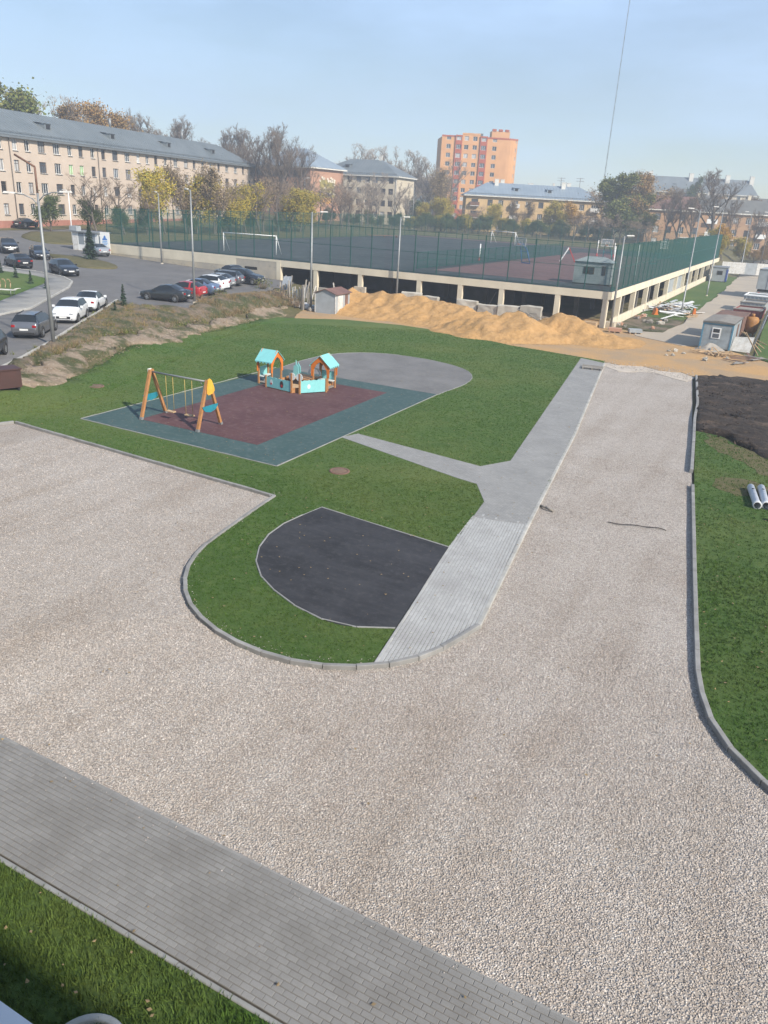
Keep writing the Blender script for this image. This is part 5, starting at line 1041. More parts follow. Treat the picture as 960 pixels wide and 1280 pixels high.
def tufts(name, q, label, hmin, hmax, mat, w=.02):
    nb = 9; p = np.repeat(q, nb, 0); n = len(p); p = p+RNG.normal(0, .09, (n, 2)); z = np.array([terrain(a, b) for a, b in p])+.02; a = RNG.random(n)*6.28; h = RNG.uniform(hmin, hmax, n); l = h*RNG.uniform(.2, .9, n)
    v = np.zeros((n, 3, 3)); o = np.stack((np.cos(a), np.sin(a)), 1)*w; v[:, 0, :2] = p+o; v[:, 1, :2] = p-o; v[:, 2, :2] = p+np.stack((np.cos(a*3), np.sin(a*3)), 1)*l[:, None]; v[:, :2, 2] = z[:, None]; v[:, 2, 2] = z+h
    tag(link(name, raw_mesh(name, v.reshape(-1, 3), np.arange(3*n).reshape(-1, 3), mat, 3)), label, 'weeds', kind='stuff')
tufts('weed_tufts', q, 'dry weeds growing all over the earth bank', .12, .4, 'leaf_tan')
tufts('green_weeds', q2+RNG.normal(0, .4, q2.shape), 'green weeds growing on the earth bank', .1, .28, 'leaf_olive')

# ---------------------------------------------------------------- parked cars (x forward, origin on the ground)
CARS = {
 'sedan': dict(st=[(2.24, .50, .54, .60), (2.2, .62, .66, .70), (2.05, .70, .75, .80), (1.6, .79, .85, .86), (1.0, .87, .96, .89), (.2, .92, 1.37, .89), (-.25, .93, 1.45, .89), (-.8, .94, 1.43, .89), (-1.65, .97, 1.08, .87), (-2.05, .96, 1.04, .83), (-2.2, .88, .92, .77), (-2.25, .62, .66, .7)], cowl=1.0, rf=.2, rr=-.8, rt=-1.65),
 'hatch': dict(st=[(2.1, .50, .54, .60), (2.05, .64, .68, .72), (1.9, .74, .79, .80), (1.45, .84, .90, .86), (.95, .91, 1.0, .88), (.1, .95, 1.41, .88), (-.4, .97, 1.49, .88), (-1.3, .99, 1.44, .87), (-1.95, 1.0, 1.10, .82), (-2.05, .9, .96, .78), (-2.1, .62, .66, .7)], cowl=.95, rf=.1, rr=-1.3, rt=-1.95),
 'wagon': dict(st=[(2.35, .50, .54, .60), (2.3, .63, .67, .72), (2.1, .72, .77, .82), (1.6, .82, .88, .87), (1.05, .89, .98, .89), (.2, .93, 1.40, .89), (-.3, .95, 1.50, .89), (-1.7, .98, 1.45, .87), (-2.15, .98, 1.06, .83), (-2.28, .88, .93, .78), (-2.33, .62, .66, .72)], cowl=1.05, rf=.2, rr=-1.7, rt=-2.15),
 'suv': dict(st=[(2.1, .56, .60, .62), (2.05, .74, .79, .74), (1.9, .86, .92, .82), (1.45, .96, 1.03, .88), (.95, 1.02, 1.12, .90), (.2, 1.06, 1.52, .90), (-.35, 1.08, 1.60, .90), (-1.45, 1.12, 1.54, .88), (-1.95, 1.1, 1.18, .84), (-2.07, .98, 1.04, .80), (-2.12, .66, .70, .74)], cowl=.95, rf=.2, rr=-1.45, rt=-1.95),
}
CM = {}
def car_meshes(typ, paint):
    if (typ, paint) in CM: return CM[typ, paint]
    c = CARS[typ]; st = c['st']; xs = [s[0] for s in st]
    keys = sorted({*xs, c['cowl'], c['rf'], c['rr'], c['rt']}, reverse=True); X = []
    for a, b in zip(keys, keys[1:]):
        k = max(1, int(abs(a-b)/.16)); X += [a+(b-a)*i/k for i in range(k)]
    X.append(keys[-1]); ax = np.array(xs[::-1])
    def val(i, x): return float(np.interp(x, ax, np.array([s[i] for s in st])[::-1]))
    rows = []
    for x in X:
        zb, zt, w = val(1, x), val(2, x), val(3, x); lo = .22 if abs(x) < abs(xs[0])-.12 else .34; up = zt-zb
        wt = w*.97-.52*max(0, up-.09)-.03
        rows.append([(x, 0, lo), (x, w*.86, lo), (x, w*.97, lo+.12), (x, w, (lo+zb)/2+.02), (x, w*.985, zb-.05), (x, w*.955, zb), (x, wt, zt-.035 if up > .2 else zb+up*.6), (x, wt*.88, zt-.008), (x, wt*.45, zt+.012), (x, 0, zt+.018)])
    n = len(rows[0]); parts = {k: MB() for k in ('body', 'windscreen', 'rear_window', 'sf', 'sr', 'sf2', 'sr2')}
    bx = (c['cowl']-.3+c['rf']-.15)/2; mid = (c['rf']+c['rt'])/2-.05
    for sgn in (1, -1):
        for i in range(len(X)-1):
            xm = (X[i]+X[i+1])/2
            for j in range(n-1):
                q = [rows[i][j], rows[i+1][j], rows[i+1][j+1], rows[i][j+1]]; q = [(a, b*sgn, z) for a, b, z in q]
                if sgn < 0: q = q[::-1]
                d = 'body'
                if j >= 6 and c['rf']+.0 < xm < c['cowl']: d = 'windscreen'
                elif j >= 6 and c['rt']+.06 < xm < c['rr']: d = 'rear_window'
                elif j == 5 and c['rt']+.28 < xm < c['cowl']-.18 and rows[i][6][2]-rows[i][5][2] > .1:
                    d = 'sf' if xm > mid+.06 else ('sr' if xm < mid-.06 else 'body')
                    if d == 'sr' and typ in ('sedan',) and xm < c['rt']+.5: d = 'body'
                parts[d+'2' if d in ('sf', 'sr') and sgn < 0 else d].add(q, [(0, 1, 2, 3)], 0, True)
    out = {}
    def fin(m, name, mat):
        me = m.mesh(name, mat, True); return me
    for k, nm, mat in (('body', 'body', paint), ('windscreen', 'windscreen', 'car_glass'), ('rear_window', 'rear_window', 'car_glass'), ('sf', 'front_side_window', 'car_glass'), ('sr', 'rear_side_window', 'car_glass'), ('sf2', 'front_side_window', 'car_glass'), ('sr2', 'rear_side_window', 'car_glass')): out[k] = (nm, fin(parts[k], nm, mat))
    # front and back caps
    for k, x in (('front_cap', 0), ('rear_cap', -1)):
        r = rows[x]; p = [(a, b, z) for a, b, z in r]+[(a, -b, z) for a, b, z in r[-2:0:-1]]; out[k] = ('bumper', MB().add(p, [tuple(range(len(p)))]).mesh('bumper', paint, False))
    CM[typ, paint] = (out, val, c); return CM[typ, paint]
WH = {}
def wheel_meshes():
    if not WH:
        WH['t'] = MB().lathe([(.20, -.1), (.31, -.1), (.33, -.07), (.33, .07), (.31, .1), (.20, .1)], 20).mesh('tyre', 'tyre')
        m = MB().lathe([(.0, .085), (.05, .09), (.06, .07)], 12).lathe([(.17, .06), (.205, .098), (.205, -.09)], 20)
        for k in range(5):
            a = k*1.2566; m.bar((.04*math.cos(a), .04*math.sin(a), .07), (.19*math.cos(a), .19*math.sin(a), .075), .06, .03)
        WH['r'] = m.mesh('rim', 'rim'); WH['d'] = MB().lathe([(0, .02), (.19, .02)], 16).mesh('hub_back', 'dark_gap')
        WH['a'] = MB().lathe([(.0, 0), (.385, 0), (.385, .05), (0, .05)], 24).mesh('wheel_arch', 'trim')
    return WH
def car(typ, paint, x, y, rz, label, name='parked_car', roof_rails=False, scale=1.0):
    out, val, c = car_meshes(typ, paint); w = wheel_meshes()
    t = thing(name, label, 'car', (x, y, terrain(x, y)+.032), rz, 'cars along the street and in the car park'); t.scale = (scale, scale, scale)
    for k, (nm, me) in out.items():
        o = link(nm, me, t)
    f = c['st'][0][0]; b = c['st'][-1][0]
    for wx in (f*.62, b*.60):
        for s in (1, -1):
            ww = val(3, wx)
            link('wheel_arch', w['a'], t, (wx, s*(ww-.044 if s > 0 else -(ww-.044)) if False else s*(ww-.04), .36), (R(-90)*s, 0, 0))
            wh = thing('wheel', None, None, (wx, s*(ww-.06), .33)); wh.parent = t; wh.rotation_euler = (R(-90)*s, 0, 0)
            link('tyre', w['t'], wh); link('rim', w['r'], wh); link('hub_back', w['d'], wh)
    zb = val(1, f*.9)
    for s in (1, -1):
        MB().add([(f-.02, s*.36, zb-.17), (f-.10, s*.70, zb-.13), (f-.26, s*.79, zb-.02), (f-.12, s*.60, zb+.0), (f-.045, s*.38, zb-.06)], [(0, 1, 2, 3, 4)]).build('headlight', 'lamp_clear', t) if False else MB().box(f-.2, f-.005, s*.58-.13, s*.58+.13, zb-.17, zb-.07).build('headlight', 'lamp_clear', t)
        zr = val(1, b*.93); MB().box(b-.012, b+.22, s*.64-.11, s*.64+.11, zr-.22, zr-.08).build('tail_light', 'lamp_red', t)
        xm = c['cowl']-.32; wm = val(3, xm); MB().box(xm-.1, xm+.06, s*(wm+.11)-.09, s*(wm+.11)+.09, val(1, xm)-.0, val(1, xm)+.14).build('mirror', paint, t)
        if roof_rails: MB().bar((c['rf']-.35, s*.57, val(2, c['rf']-.4)+.01), (c['rr']+.1, s*.57, val(2, c['rr'])+.01), .04, .05).build('roof_rail', 'trim', t)
        for xx in ((c['rf']+c['rt'])/2+.1, (c['rf']+c['rt'])/2-.85): MB().box(xx-.1, xx+.1, s*(val(3, xx)+.004)-.012, s*(val(3, xx)+.004)+.012, val(1, xx)-.13, val(1, xx)-.09).build('door_handle', paint, t)
    MB().box(f-.06, f+.012, -.5, .5, .38, .56).build('grille', 'trim', t); MB().box(f+.01, f+.02, -.26, .26, .44, .55).build('number_plate', 'plate', t); MB().box(b-.02, b-.01, -.26, .26, .55, .66).build('number_plate', 'plate', t); MB().box(b-.015, b+.05, -.62, .62, .30, .44).build('rear_trim', 'trim', t)
    return t
st_dir = math.atan2(48.43-40, -51.5+47.8)          # along the street
SD = R(124)
car('wagon', 'car_grey', -44.6, 35.6, SD, 'grey estate car with roof rails behind the lamp post', roof_rails=True)
car('suv', 'car_white', -47.5, 41.1, SD+math.pi, 'white small crossover between estate car and sedan', scale=.98)
car('sedan', 'car_white', -50.9, 46.2, SD, 'white sedan parked at the street kerb end')
car('wagon', 'car_navy', -40.0, 28.2, SD+math.pi+.05, 'dark car cut by the picture edge below the estate car')
car('hatch', 'car_navy', -68.3, 58.8, R(-22), 'black hatchback driving round the street bend', 'car', scale=1.05)
car('sedan', 'car_silver', -81.6, 75.6, R(165), 'silver sedan beside the white kiosk')
car('sedan', 'car_black', -75.2, 58.8, R(160), 'black sedan with white plate parked near the footpath')
car('wagon', 'car_navy', -81.0, 66.4, R(-30), 'blue grey car facing the footpath behind the black sedan', scale=.97)
car('suv', 'car_black', -87.2, 67.0, R(-30), 'black off road car at the left of the car park', scale=1.08)
car('sedan', 'car_black', -112.2, 90.0, R(105), 'dark car parked below the pink building wall')
PK = R(194)
for i, (typ, col, x, y, rz, lab) in enumerate((('sedan', 'car_graphite', -50.7, 54.6, PK, 'dark graphite saloon nearest the bank in the car park row'), ('hatch', 'car_red', -51.3, 57.6, PK, 'red hatchback beside the graphite saloon'), ('sedan', 'car_blue', -52.2, 60.4, PK, 'pale blue saloon beside the red hatchback'), ('suv', 'car_white', -53.0, 63.0, PK, 'white crossover in the middle of the car park row'), ('hatch', 'car_silver', -54.2, 65.6, PK, 'silver hatchback behind the white crossover'), ('wagon', 'car_grey', -55.4, 68.3, PK, 'grey estate car near the far end of the row'), ('suv', 'car_navy', -54.6, 71.2, PK+math.pi, 'dark blue grey crossover at the far end of the row'), ('sedan', 'car_beige', -58.6, 73.9, R(-12)+math.pi, 'greenish silver sedan close to the concrete wall'))):
    car(typ, col, x, y, rz+.02*(i % 3-1), lab)

# ---------------------------------------------------------------- playground
def swing():
    s = thing('swing_set', 'wooden two seat swing frame with teal and yellow boards', 'swing', (-25.45, 28.0, .018))
    for sx, x in ((-1, -1.75), (1, 1.75)):
        for yy, nm in ((-.85, 0), (.85, 0)):
            l = MB().bar((x, yy, 0), (x, yy*.06, 2.32), .13, .13).build('leg', 'wood', s); MB().bar((x, yy*1.0, -.01), (x, yy*.965, .12), .15, .15).build('leg_foot', 'galv', l)
        pl = [(yy, .95+dz) for yy, dz in [(-.56, .18), (-.5, .05), (-.35, -.08), (0, -.16), (.35, -.08), (.5, .05), (.56, .18)]]
        MB().prism(pl, x+sx*.08, x+sx*.11, 'x').build('side_board', 'play_blue', s)
    MB().prism([(-.22, 1.72), (-.12, 1.62), (.16, 1.66), (.33, 1.78), (.3, 1.95), (.13, 2.3), (.0, 2.4), (-.13, 2.32), (-.2, 2.0)], 1.84, 1.87, 'x').build('end_board', 'play_yellow', s)
    MB().prism([(-.13, 2.1), (.13, 2.1), (.12, 2.36), (-.12, 2.36)], -1.86, -1.83, 'x').build('end_board', 'play_white', s)
    MB().tube((-1.85, 0, 2.22), (1.83, 0, 2.22), .045, n=12).build('top_bar', 'galv', s)
    MB().path([(1.3, 0, 2.18), (1.5, -.02, 1.95), (1.72, -.03, 1.85)], .02).build('brace', 'galv', s)
    for x in (-.62, .55):
        st = MB().box(x-.24, x+.24, -.1, .1, .40, .45).build('seat', 'wood_raw', s)
        for k in (-.21, .21): MB().tube((x+k, 0, .45), (x+k*1.05, 0, 2.2), .013, n=5).build('chain', 'rope', s)
swing()
def playhouse_gable(p, x, y, rz, W=.95, D=.95, H=1.35):
    g = thing('house', None, None, (x, y, 0), rz); g.parent = p
    for a in (-W/2, W/2):
        for b in (-D/2, D/2): MB().bar((a, b, 0), (a, b, H+.05), .09, .09).build('post', 'wood', g)
    for b in (-D/2-.05, D/2+.02):
        o = [(-W/2-.12, .75), (-W/2-.12, H+.02), (-W/2-.05, H+.12), (0, H+.68), (W/2+.05, H+.12), (W/2+.12, H+.02), (W/2+.12, .75), (W/2-.02, .75), (W/2-.05, 1.15), (W/4, H+.12), (0, H+.28), (-W/4, H+.12), (-W/2+.05, 1.15), (-W/2+.02, .75)]
        MB().prism(o, b, b+.03).build('arch', 'play_orange', g)
    for s in (-1, 1):
        a = MB(); e = [(0, H+.62), (s*(W/2+.2), H+.02)]
        a.add([(0, -D/2-.12, H+.65), (0, D/2+.12, H+.65), (s*(W/2+.2), D/2+.12, H+.04), (s*(W/2+.2), -D/2-.12, H+.04), (0, -D/2-.12, H+.62), (0, D/2+.12, H+.62), (s*(W/2+.2), D/2+.12, H+.01), (s*(W/2+.2), -D/2-.12, H+.01)], [(0, 1, 2, 3), (4, 7, 6, 5), (0, 3, 7, 4), (1, 5, 6, 2), (2, 6, 7, 3)])
        for k in range(5): y0 = -D/2-.12+(D+.24)*k/5; a.prism([(y0, H+.02), (y0+(D+.24)/5, H+.02), (y0+(D+.24)/10, H-.09)], s*(W/2+.2)-.012, s*(W/2+.2)+.012, 'x')
        a.build('roof', 'play_teal', g)
    MB().box(-W/2, W/2, D/2-.3, D/2, .42, .46).build('seat', 'play_white', g); MB().box(-W/2+.04, W/2-.04, D/2+.055, D/2+.08, .42, .95).build('back_panel', 'play_teal', g)
    MB().box(-W/2+.04, W/2-.04, -D/2, D/2, .06, .12).build('floor', 'wood_grey', g)
    return g
def playhouse():
    p = thing('play_sandbox', 'orange and turquoise playhouse pair joined round a small sandbox', 'playhouse', (-25.7, 37.9, .018))
    playhouse_gable(p, -1.45, -.2, R(90)); playhouse_gable(p, 1.75, .75, R(4))
    # sandbox ring
    pts = [(-.95, -1.15), (.95, -1.45), (1.95, -.45), (1.9, 1.5), (-.6, 1.6), (-1.1, .2)]
    for i in range(6):
        a, b = pts[i], pts[(i+1) % 6]; MB().bar((*a, .14), (*b, .14), .05, .28).build('sandbox_board', 'wood', p) if i not in (5,) else None
    MB().prism(pts, .01, .10, 'z').build('sand_fill', 'wood_raw', p)
    def wavy(a, b, h, nm='front_panel', mat='play_teal'):
        a = Vector(a); b = Vector(b); L = (b-a).length; n = 14; poly = [(0, .05), (L, .05)]+[(L*(n-i)/n, h+.05*abs(math.sin(i*math.pi/2.6))) for i in range(n+1)]
        return MB().prism(poly, -.015, .015).build(nm, mat, p, (a.x, a.y, 0), math.atan2(b.y-a.y, b.x-a.x)), L
    f, L = wavy((-1.0, -1.2), (.95, -1.5), .62)
    for x, c, s in ((.42, 'play_white', .13), (1.25, 'play_dark', .17)):
        MB().prism([(x+s*.8*math.cos(t), .36+s*1.25*math.sin(t)) for t in np.linspace(0, 6.28, 11)[:-1]], -.024, -.017).build('decor', c, f); MB().prism([(x+s*.5*math.cos(t), .28+s*.5*math.sin(t)) for t in np.linspace(0, 6.28, 9)[:-1]], -.031, -.0245).build('decor', 'play_red', f)
    f, L = wavy((1.5, -1.35), (2.35, -.1), .72); MB().prism([(.5+.1*math.cos(t), .4+.14*math.sin(t)) for t in np.linspace(0, 6.28, 9)[:-1]], -.024, -.017).build('decor', 'play_white', f)
    for x, y, h in ((.98, -1.5, 1.15), (1.47, -1.4, 1.15), (2.4, -.05, .8), (-1.0, -1.2, .7)): MB().bar((x, y, 0), (x, y, h), .09, .09).build('post', 'wood', p)
    # inner table with the little tower and ship wheel boards
    MB().box(-.5, 1.1, .1, 1.3, .42, .50).build('table_top', 'wood', p); MB().box(-.4, 1.0, .2, 1.2, .05, .42).build('table_base', 'play_dark', p)
    MB().prism([(-.22, .5), (.28, .5), (.24, .72), (.2, 1.15), (.12, 1.2), (.05, 1.5), (.02, 1.2), (-.1, 1.15), (-.14, .72)], .3, .34).build('castle_board', 'play_teal', p); MB().prism([(-.1, .5), (.2, .5), (.16, 1.05), (0, 1.3), (-.08, 1.05)], .62, .66).build('castle_board', 'play_teal', p)
    a = [(.9+.48*math.cos(t), .62+.48*math.sin(t)) for t in np.linspace(math.pi, 0, 9)]; b = [(.9+.36*math.cos(t), .62+.36*math.sin(t)) for t in np.linspace(0, math.pi, 9)]
    MB().prism(a+b, 1.0, 1.05).build('arch_board', 'play_white', p)
    for x, y in ((1.0, -1.42), (1.45, -1.35)):
        c = [(x+.22*math.cos(t), .95+.22*math.sin(t)) for t in np.linspace(0, 6.28, 13)[:-1]]; MB().prism(c, y-.08, y-.05).build('scroll_board', 'play_white', p)
playhouse()
for x, y, lab in ((-15.45, 26.3, 'round rusty manhole cover in the lawn near the path spur'), (-34.0, 30.7, 'round rusty manhole cover in the lawn below the bank')):
    t = thing('manhole_cover', lab, 'manhole cover', (x, y, terrain(x, y)-.0)); MB().lathe([(0, .035), (.30, .035), (.31, .03)], 24).build('lid', 'cast_iron', t); MB().lathe([(.31, .01), (.32, .04), (.42, .04), (.43, 0)], 24).build('ring', 'rust_brown', t)
# ---------------------------------------------------------------- lamps and poles
def lamp(x, y, H, label, heads, z=None, r=.11, mat='galv', arm=1.2, group=None):
    t = thing('street_lamp', label, 'street lamp', (x, y, terrain(x, y)-.05 if z is None else z))
    MB().path([(0, 0, 0), (0, 0, 1.4), (0, 0, H)], [r, r*.95, r*.55], 10).build('pole', mat, t); MB().lathe([(r*1.8, 0), (r*1.8, .12), (r, .2)], 12).build('base', 'old_concrete', t)
    for ang, hh, L in heads:
        c, s = math.cos(R(ang)), math.sin(R(ang)); a = MB().path([(0, 0, hh-.35), (c*L*.25, s*L*.25, hh), (c*L*.6, s*L*.6, hh+.18), (c*L, s*L, hh+.22)], .035, 6).build('arm', mat, t)
        MB().add([(c*L+dx*c-dy*s, s*L+dx*s+dy*c, hh+.2+dz) for dx, dy, dz in ((-.1, -.09, 0), (.6, -.13, .02), (.6, .13, .02), (-.1, .09, 0), (-.1, -.06, .09), (.55, -.09, .12), (.55, .09, .12), (-.1, .06, .09))], [(0, 3, 2, 1), (4, 5, 6, 7), (0, 1, 5, 4), (1, 2, 6, 5), (2, 3, 7, 6), (3, 0, 4, 7)]).build('lamp_head', 'white_dirty', a)
    return t
l = lamp(-40.6, 33.6, 8.9, 'tall two armed lamp post beside the grey estate car', [(200, 8.6, 1.5), (20, 8.8, 1.5)], r=.12)
MB().path([(0, 0, 8.8), (-.0, 0, 10.3), (-1.1, -.4, 10.9)], .06, 8).build('top_bracket', 'rust_brown', l)
lamp(-47.3, 54.5, 9.3, 'slim grey lamp post at the end of the parked car row', [(150, 9.1, .7)])
lamp(-71.5, 76.6, 8.2, 'grey lamp post standing by the concrete wall', [(150, 8.1, .7)])
lamp(-43.0, 66.6, 9.2, 'curved arm lamp post beside the small shed', [(26, 9.0, .9)], r=.13)
lamp(-39.4, 78.2, 9.0, 'lamp post rising from the sand before the deck', [(26, 8.8, .4)], z=-.05, r=.12)
lamp(-16.0, 78.2, 8.6, 'tall grey pole at the deck corner with a small lamp', [(26, 8.4, .3)], z=-.05, r=.12)
lamp(-12.3, 98.4, 11.4, 'tall leaning lamp post on the grass beside the lane', [(200, 11.2, .8)], r=.095)
lamp(-12.6, 124.8, 12.0, 'tall lamp post on the grass verge farther along the lane', [(200, 11.8, .8)], r=.095)
lamp(-12.6, 178, 12, 'lamp post at the far lane end by the white wall', [(200, 11.8, .8)], r=.095); lamp(-9.6, 186, 12, 'dark pole at the far lane end', [(200, 11.6, .8)], r=.13, mat='dark_pole')
lamp(-93.5, 82.5, 7.0, 'short white lamp post beside the white kiosk', [(180, 6.9, .5)], r=.1, mat='white_paint')
lamp(-104.5, 215, 11, 'grey lamp post before the beige block corner', [(200, 10.8, .8)]); lamp(-112, 170, 11, 'grey pole in front of the brick building', [(20, 10.8, .6)])
# ---------------------------------------------------------------- street side objects
def kiosk():
    k = thing('kiosk', 'white glazed kiosk with a blue emblem sign', 'kiosk', (-87.9, 77.5, terrain(-86, 77.5)-.1), R(4))
    MB().box(0, 4.4, 0, 2.2, 0, .2).build('floor', 'old_concrete', k); MB().box(-.15, 4.6, -.2, 2.4, 2.45, 2.6).build('roof', 'galv', k); MB().box(0, .9, .05, 2.2, .2, 2.45).build('side_wall', 'white_dirty', k)
    MB().box(-.1, 1.1, -.25, .6, 2.6, 3.2).build('roof_unit', 'cabin_grey', k); MB().box(.9, 4.4, 2.1, 2.2, .2, 2.45).build('back_wall', 'white_dirty', k)
    for i in range(3): x = 1.0+i*1.1; MB().box(x, x+1.0, .08, .1, .95, 2.3).build('pane', 'kiosk_glass', k); MB().box(x-.08, x, .05, .13, .2, 2.45).build('mullion', 'white_paint', k); MB().box(x, x+1.0, .07, .11, .2, .93).build('lower_panel', 'white_paint', k)
    MB().box(3.9, 4.4, .05, 2.1, .2, 2.45).build('side_wall', 'white_paint', k)
    s = thing('sign_board', 'tall white sign panel with a blue emblem at the kiosk end', 'sign', (-83.0, 77.75, terrain(-82.5, 77.7)-.02), R(12)); b = MB().box(0, 1.35, 0, .12, .1, 2.75).build('panel', 'white_paint', s)
    for xx in (.2, 1.1): MB().box(xx, xx+.08, .02, .1, 0, .1).build('foot', 'galv', s)
    MB().prism([(.3, 1.75), (1.05, 1.75), (1.0, 1.95), (.85, 1.98), (.82, 2.2), (.68, 2.36), (.54, 2.2), (.5, 1.98), (.35, 1.95)], -.012, -.002).build('emblem', 'sign_blue', b)
    for z, a0, a1 in ((1.55, .32, 1.03), (1.36, .28, 1.07), (1.16, .36, .98)): MB().box(a0, a1, -.012, -.002, z, z+.1).build('emblem_bar', 'sign_blue2', b)
kiosk()
def park_bench():
    t = thing('park_bench', 'pale wooden bench with a curved slat back on the grass plot', 'bench', (-59.9, 44.4, terrain(-60, 44.4)+.12), R(28))
    for i in range(7): x = -1.5+i*.42; MB().path([(x, .35, .55), (x, .5, .95), (x, .3, 1.25), (x, -.05, 1.3)], .04, 6).build('back_slat', 'wood_raw', t)
    for y in (-.25, -.05, .15): MB().box(-1.6, 1.6, y-.07, y+.07, .44, .48).build('seat_slat', 'white_dirty', t)
    for x in (-1.3, 0, 1.3): MB().path([(x, -.3, 0), (x, -.28, .44), (x, .3, .44), (x, .38, 0)], .025, 6).build('leg', 'galv', t)
    MB().path([(1.2, -.3, .44), (1.9, -.3, .62), (2.0, .1, .6)], .03, 6).build('armrest', 'white_dirty', t)
park_bench()
t = thing('waste_container', 'dark brown metal container at the foot of the bank', 'container', (-35.35, 25.6, terrain(-35.3, 25.6)-.05), R(72)); 
MB().box(-1.4, 1.0, -.5, .5, .05, .95).build('body', 'brown_panel', t); MB().box(-1.45, 1.05, -.55, .55, .95, 1.02).build('rim', 'brown_panel', t)
for x in (-1.2, .8): MB().box(x, x+.1, -.45, .45, -.1, .05).build('foot', 'dark_gap', t)
def shed():
    t = thing('garden_shed', 'small grey metal shed with brown gable roof by the sand', 'shed', (-41.0, 66.1, 0), R(3))
    MB().add([(-1.15, 0, -.05), (1.1, 0, -.05), (1.1, 3.0, -.05), (-1.15, 3.0, -.05), (-1.15, 0, 1.85), (1.1, 0, 1.85), (1.1, 3.0, 1.85), (-1.15, 3.0, 1.85), (0, 0, 2.25), (0, 3.0, 2.25)], [(0, 1, 5, 8, 4), (1, 2, 6, 5), (2, 3, 7, 9, 6), (3, 0, 4, 7)]).build('wall', 'cabin_grey', t)
    for s in (-1, 1): MB().add([(0, -.15, 2.31), (0, 3.15, 2.31), (s*1.3, 3.15, 1.86), (s*1.3, -.15, 1.86), (0, -.15, 2.26), (0, 3.15, 2.26), (s*1.3, 3.15, 1.81), (s*1.3, -.15, 1.81)], [(0, 1, 2, 3), (4, 7, 6, 5), (0, 3, 7, 4), (1, 5, 6, 2), (3, 2, 6, 7)]).build('roof', 'roof_maroon', t)
    MB().box(1.102, 1.125, .5, 1.5, .0, 1.7).build('door', 'white_dirty', t); MB().box(1.102, 1.115, 2.0, 2.6, .1, 1.7).build('wall_patch', 'rust_brown', t)
    for x in (-1.17, 1.06): MB().box(x, x+.06, -.03, .03, 0, 1.85).build('corner_trim', 'white_dirty', t)
shed()
def junk():
    g = random.Random(4)
    t = thing('scrap_fence', 'leaning fence of grey boards and tarpaulin beside the shed', 'fence', (-46.8, 67.0, terrain(-46.8, 67)-.1))
    for i in range(11):
        x = i*.3; h = g.uniform(1.5, 2.3); MB().bar((x, -.05*i, -.2-.09*i), (x+g.uniform(-.25, .1), -.05*i+g.uniform(-.1, .35), h-.05*i), g.uniform(.14, .26), .03).build('board', g.choice(['wood_grey', 'tarp', 'wood_grey', 'galv']), t)
    MB().add([(-.1, .05, .9), (1.0, -.15, 1.0), (1.1, .3, 2.3), (.0, .4, 2.2)], [(0, 1, 2, 3)]).build('tarpaulin', 'tarp', t); MB().box(2.9, 3.1, -.7, -.5, -.8, 1.7).build('post', 'wood_grey', t)
    w = thing('scrap_wall', 'low stained concrete panel wall behind the shed', 'wall', (-45.6, 72.0, terrain(-45.6, 72)-.1)); MB().box(0, 4.3, 0, .3, -.3, 1.6).build('panel', 'old_concrete', w); MB().box(4.3, 5.6, .1, .4, -.3, 2.1).build('panel', 'old_concrete', w)
    MB().bar((-.6, 3.4, .3), (3.4, 4.0, .3), .3, 1.0).build('panel', 'old_concrete', w)
    for i in range(22):
        x = g.uniform(-47.0, -41.5); y = g.uniform(67.5, 71.5); o = MB().bar((0, 0, 0), (g.uniform(-.4, .4), g.uniform(-.2, .5), g.uniform(1.3, 2.5)), g.uniform(.09, .25), .05).build('plank', g.choice(['wood_raw', 'wood_grey', 'white_dirty', 'wood_grey']), None, (x, y, terrain(x, y)-.1)); tag(o, 'rough plank standing upright in the scrap heap by the shed', 'plank', 'upright planks by the shed')
    for i in range(24):
        x = g.uniform(-45.2, -42.6); y = g.uniform(65.9, 68.8); s = g.uniform(.2, .55); o = link('rubble_block', rough_block(s*1.5, s, s*.8, 20+i), None, (x, y, terrain(x, y)-.03), g.random()*3); o.data.materials.clear(); o.data.materials.append(M['debris_white' if i % 2 else 'wood_grey']); tag(o, 'lump of rubble lying between scrap fence and shed', 'rubble', 'rubble beside the shed')
junk()
# ---------------------------------------------------------------- building site on the right
def site_cabin():
    t = thing('site_cabin', 'grey blue metal site cabin with a small white framed window', 'cabin', (-5.95, 73.0, 0), R(-2))
    MB().box(-1.2, 1.2, 0, 5.8, .12, 2.2).build('wall', 'cabin_blue', t); r = MB().box(-1.28, 1.28, -.08, 5.9, 2.2, 2.32).build('roof', 'roof_slate', t); MB().prism([(-1.25, 2.32), (1.25, 2.32), (0, 2.44)], 0, 5.8).build('roof_ridge', 'wood_grey', r)
    for x in (-1.2, 1.2): MB().box(x-.06, x+.06, -.03, .05, .05, 2.2).build('corner_trim', 'cabin_trim', t)
    MB().box(-1.2, 1.2, -.025, .0, 2.08, 2.2).build('top_trim', 'cabin_trim', t); MB().box(1.2, 1.23, 3.2, 4.1, .15, 1.95).build('door', 'rust_brown', t)
    w = MB().box(-.42, .3, -.05, -.003, .95, 1.85).build('window', 'white_paint', t); MB().box(-.32, .2, -.065, -.052, 1.46, 1.76).build('pane', 'glass', w); MB().box(-.32, .2, -.065, -.052, 1.02, 1.36).build('pane', 'glass', w)
    for y in (.3, 5.2): MB().box(-1.15, 1.15, y, y+.25, -.05, .12).build('skid', 'dark_gap', t)
    mound('rubble_heap', 'small grey heap of rubble against the blue cabin wall', -6.2, 72.5, [([(-.2, .2, 1), (.4, .3, .8)], .7, 1.0)], 1.6, 1.4, 'wood_grey', 0, 'rubble', .12, .12)
site_cabin()
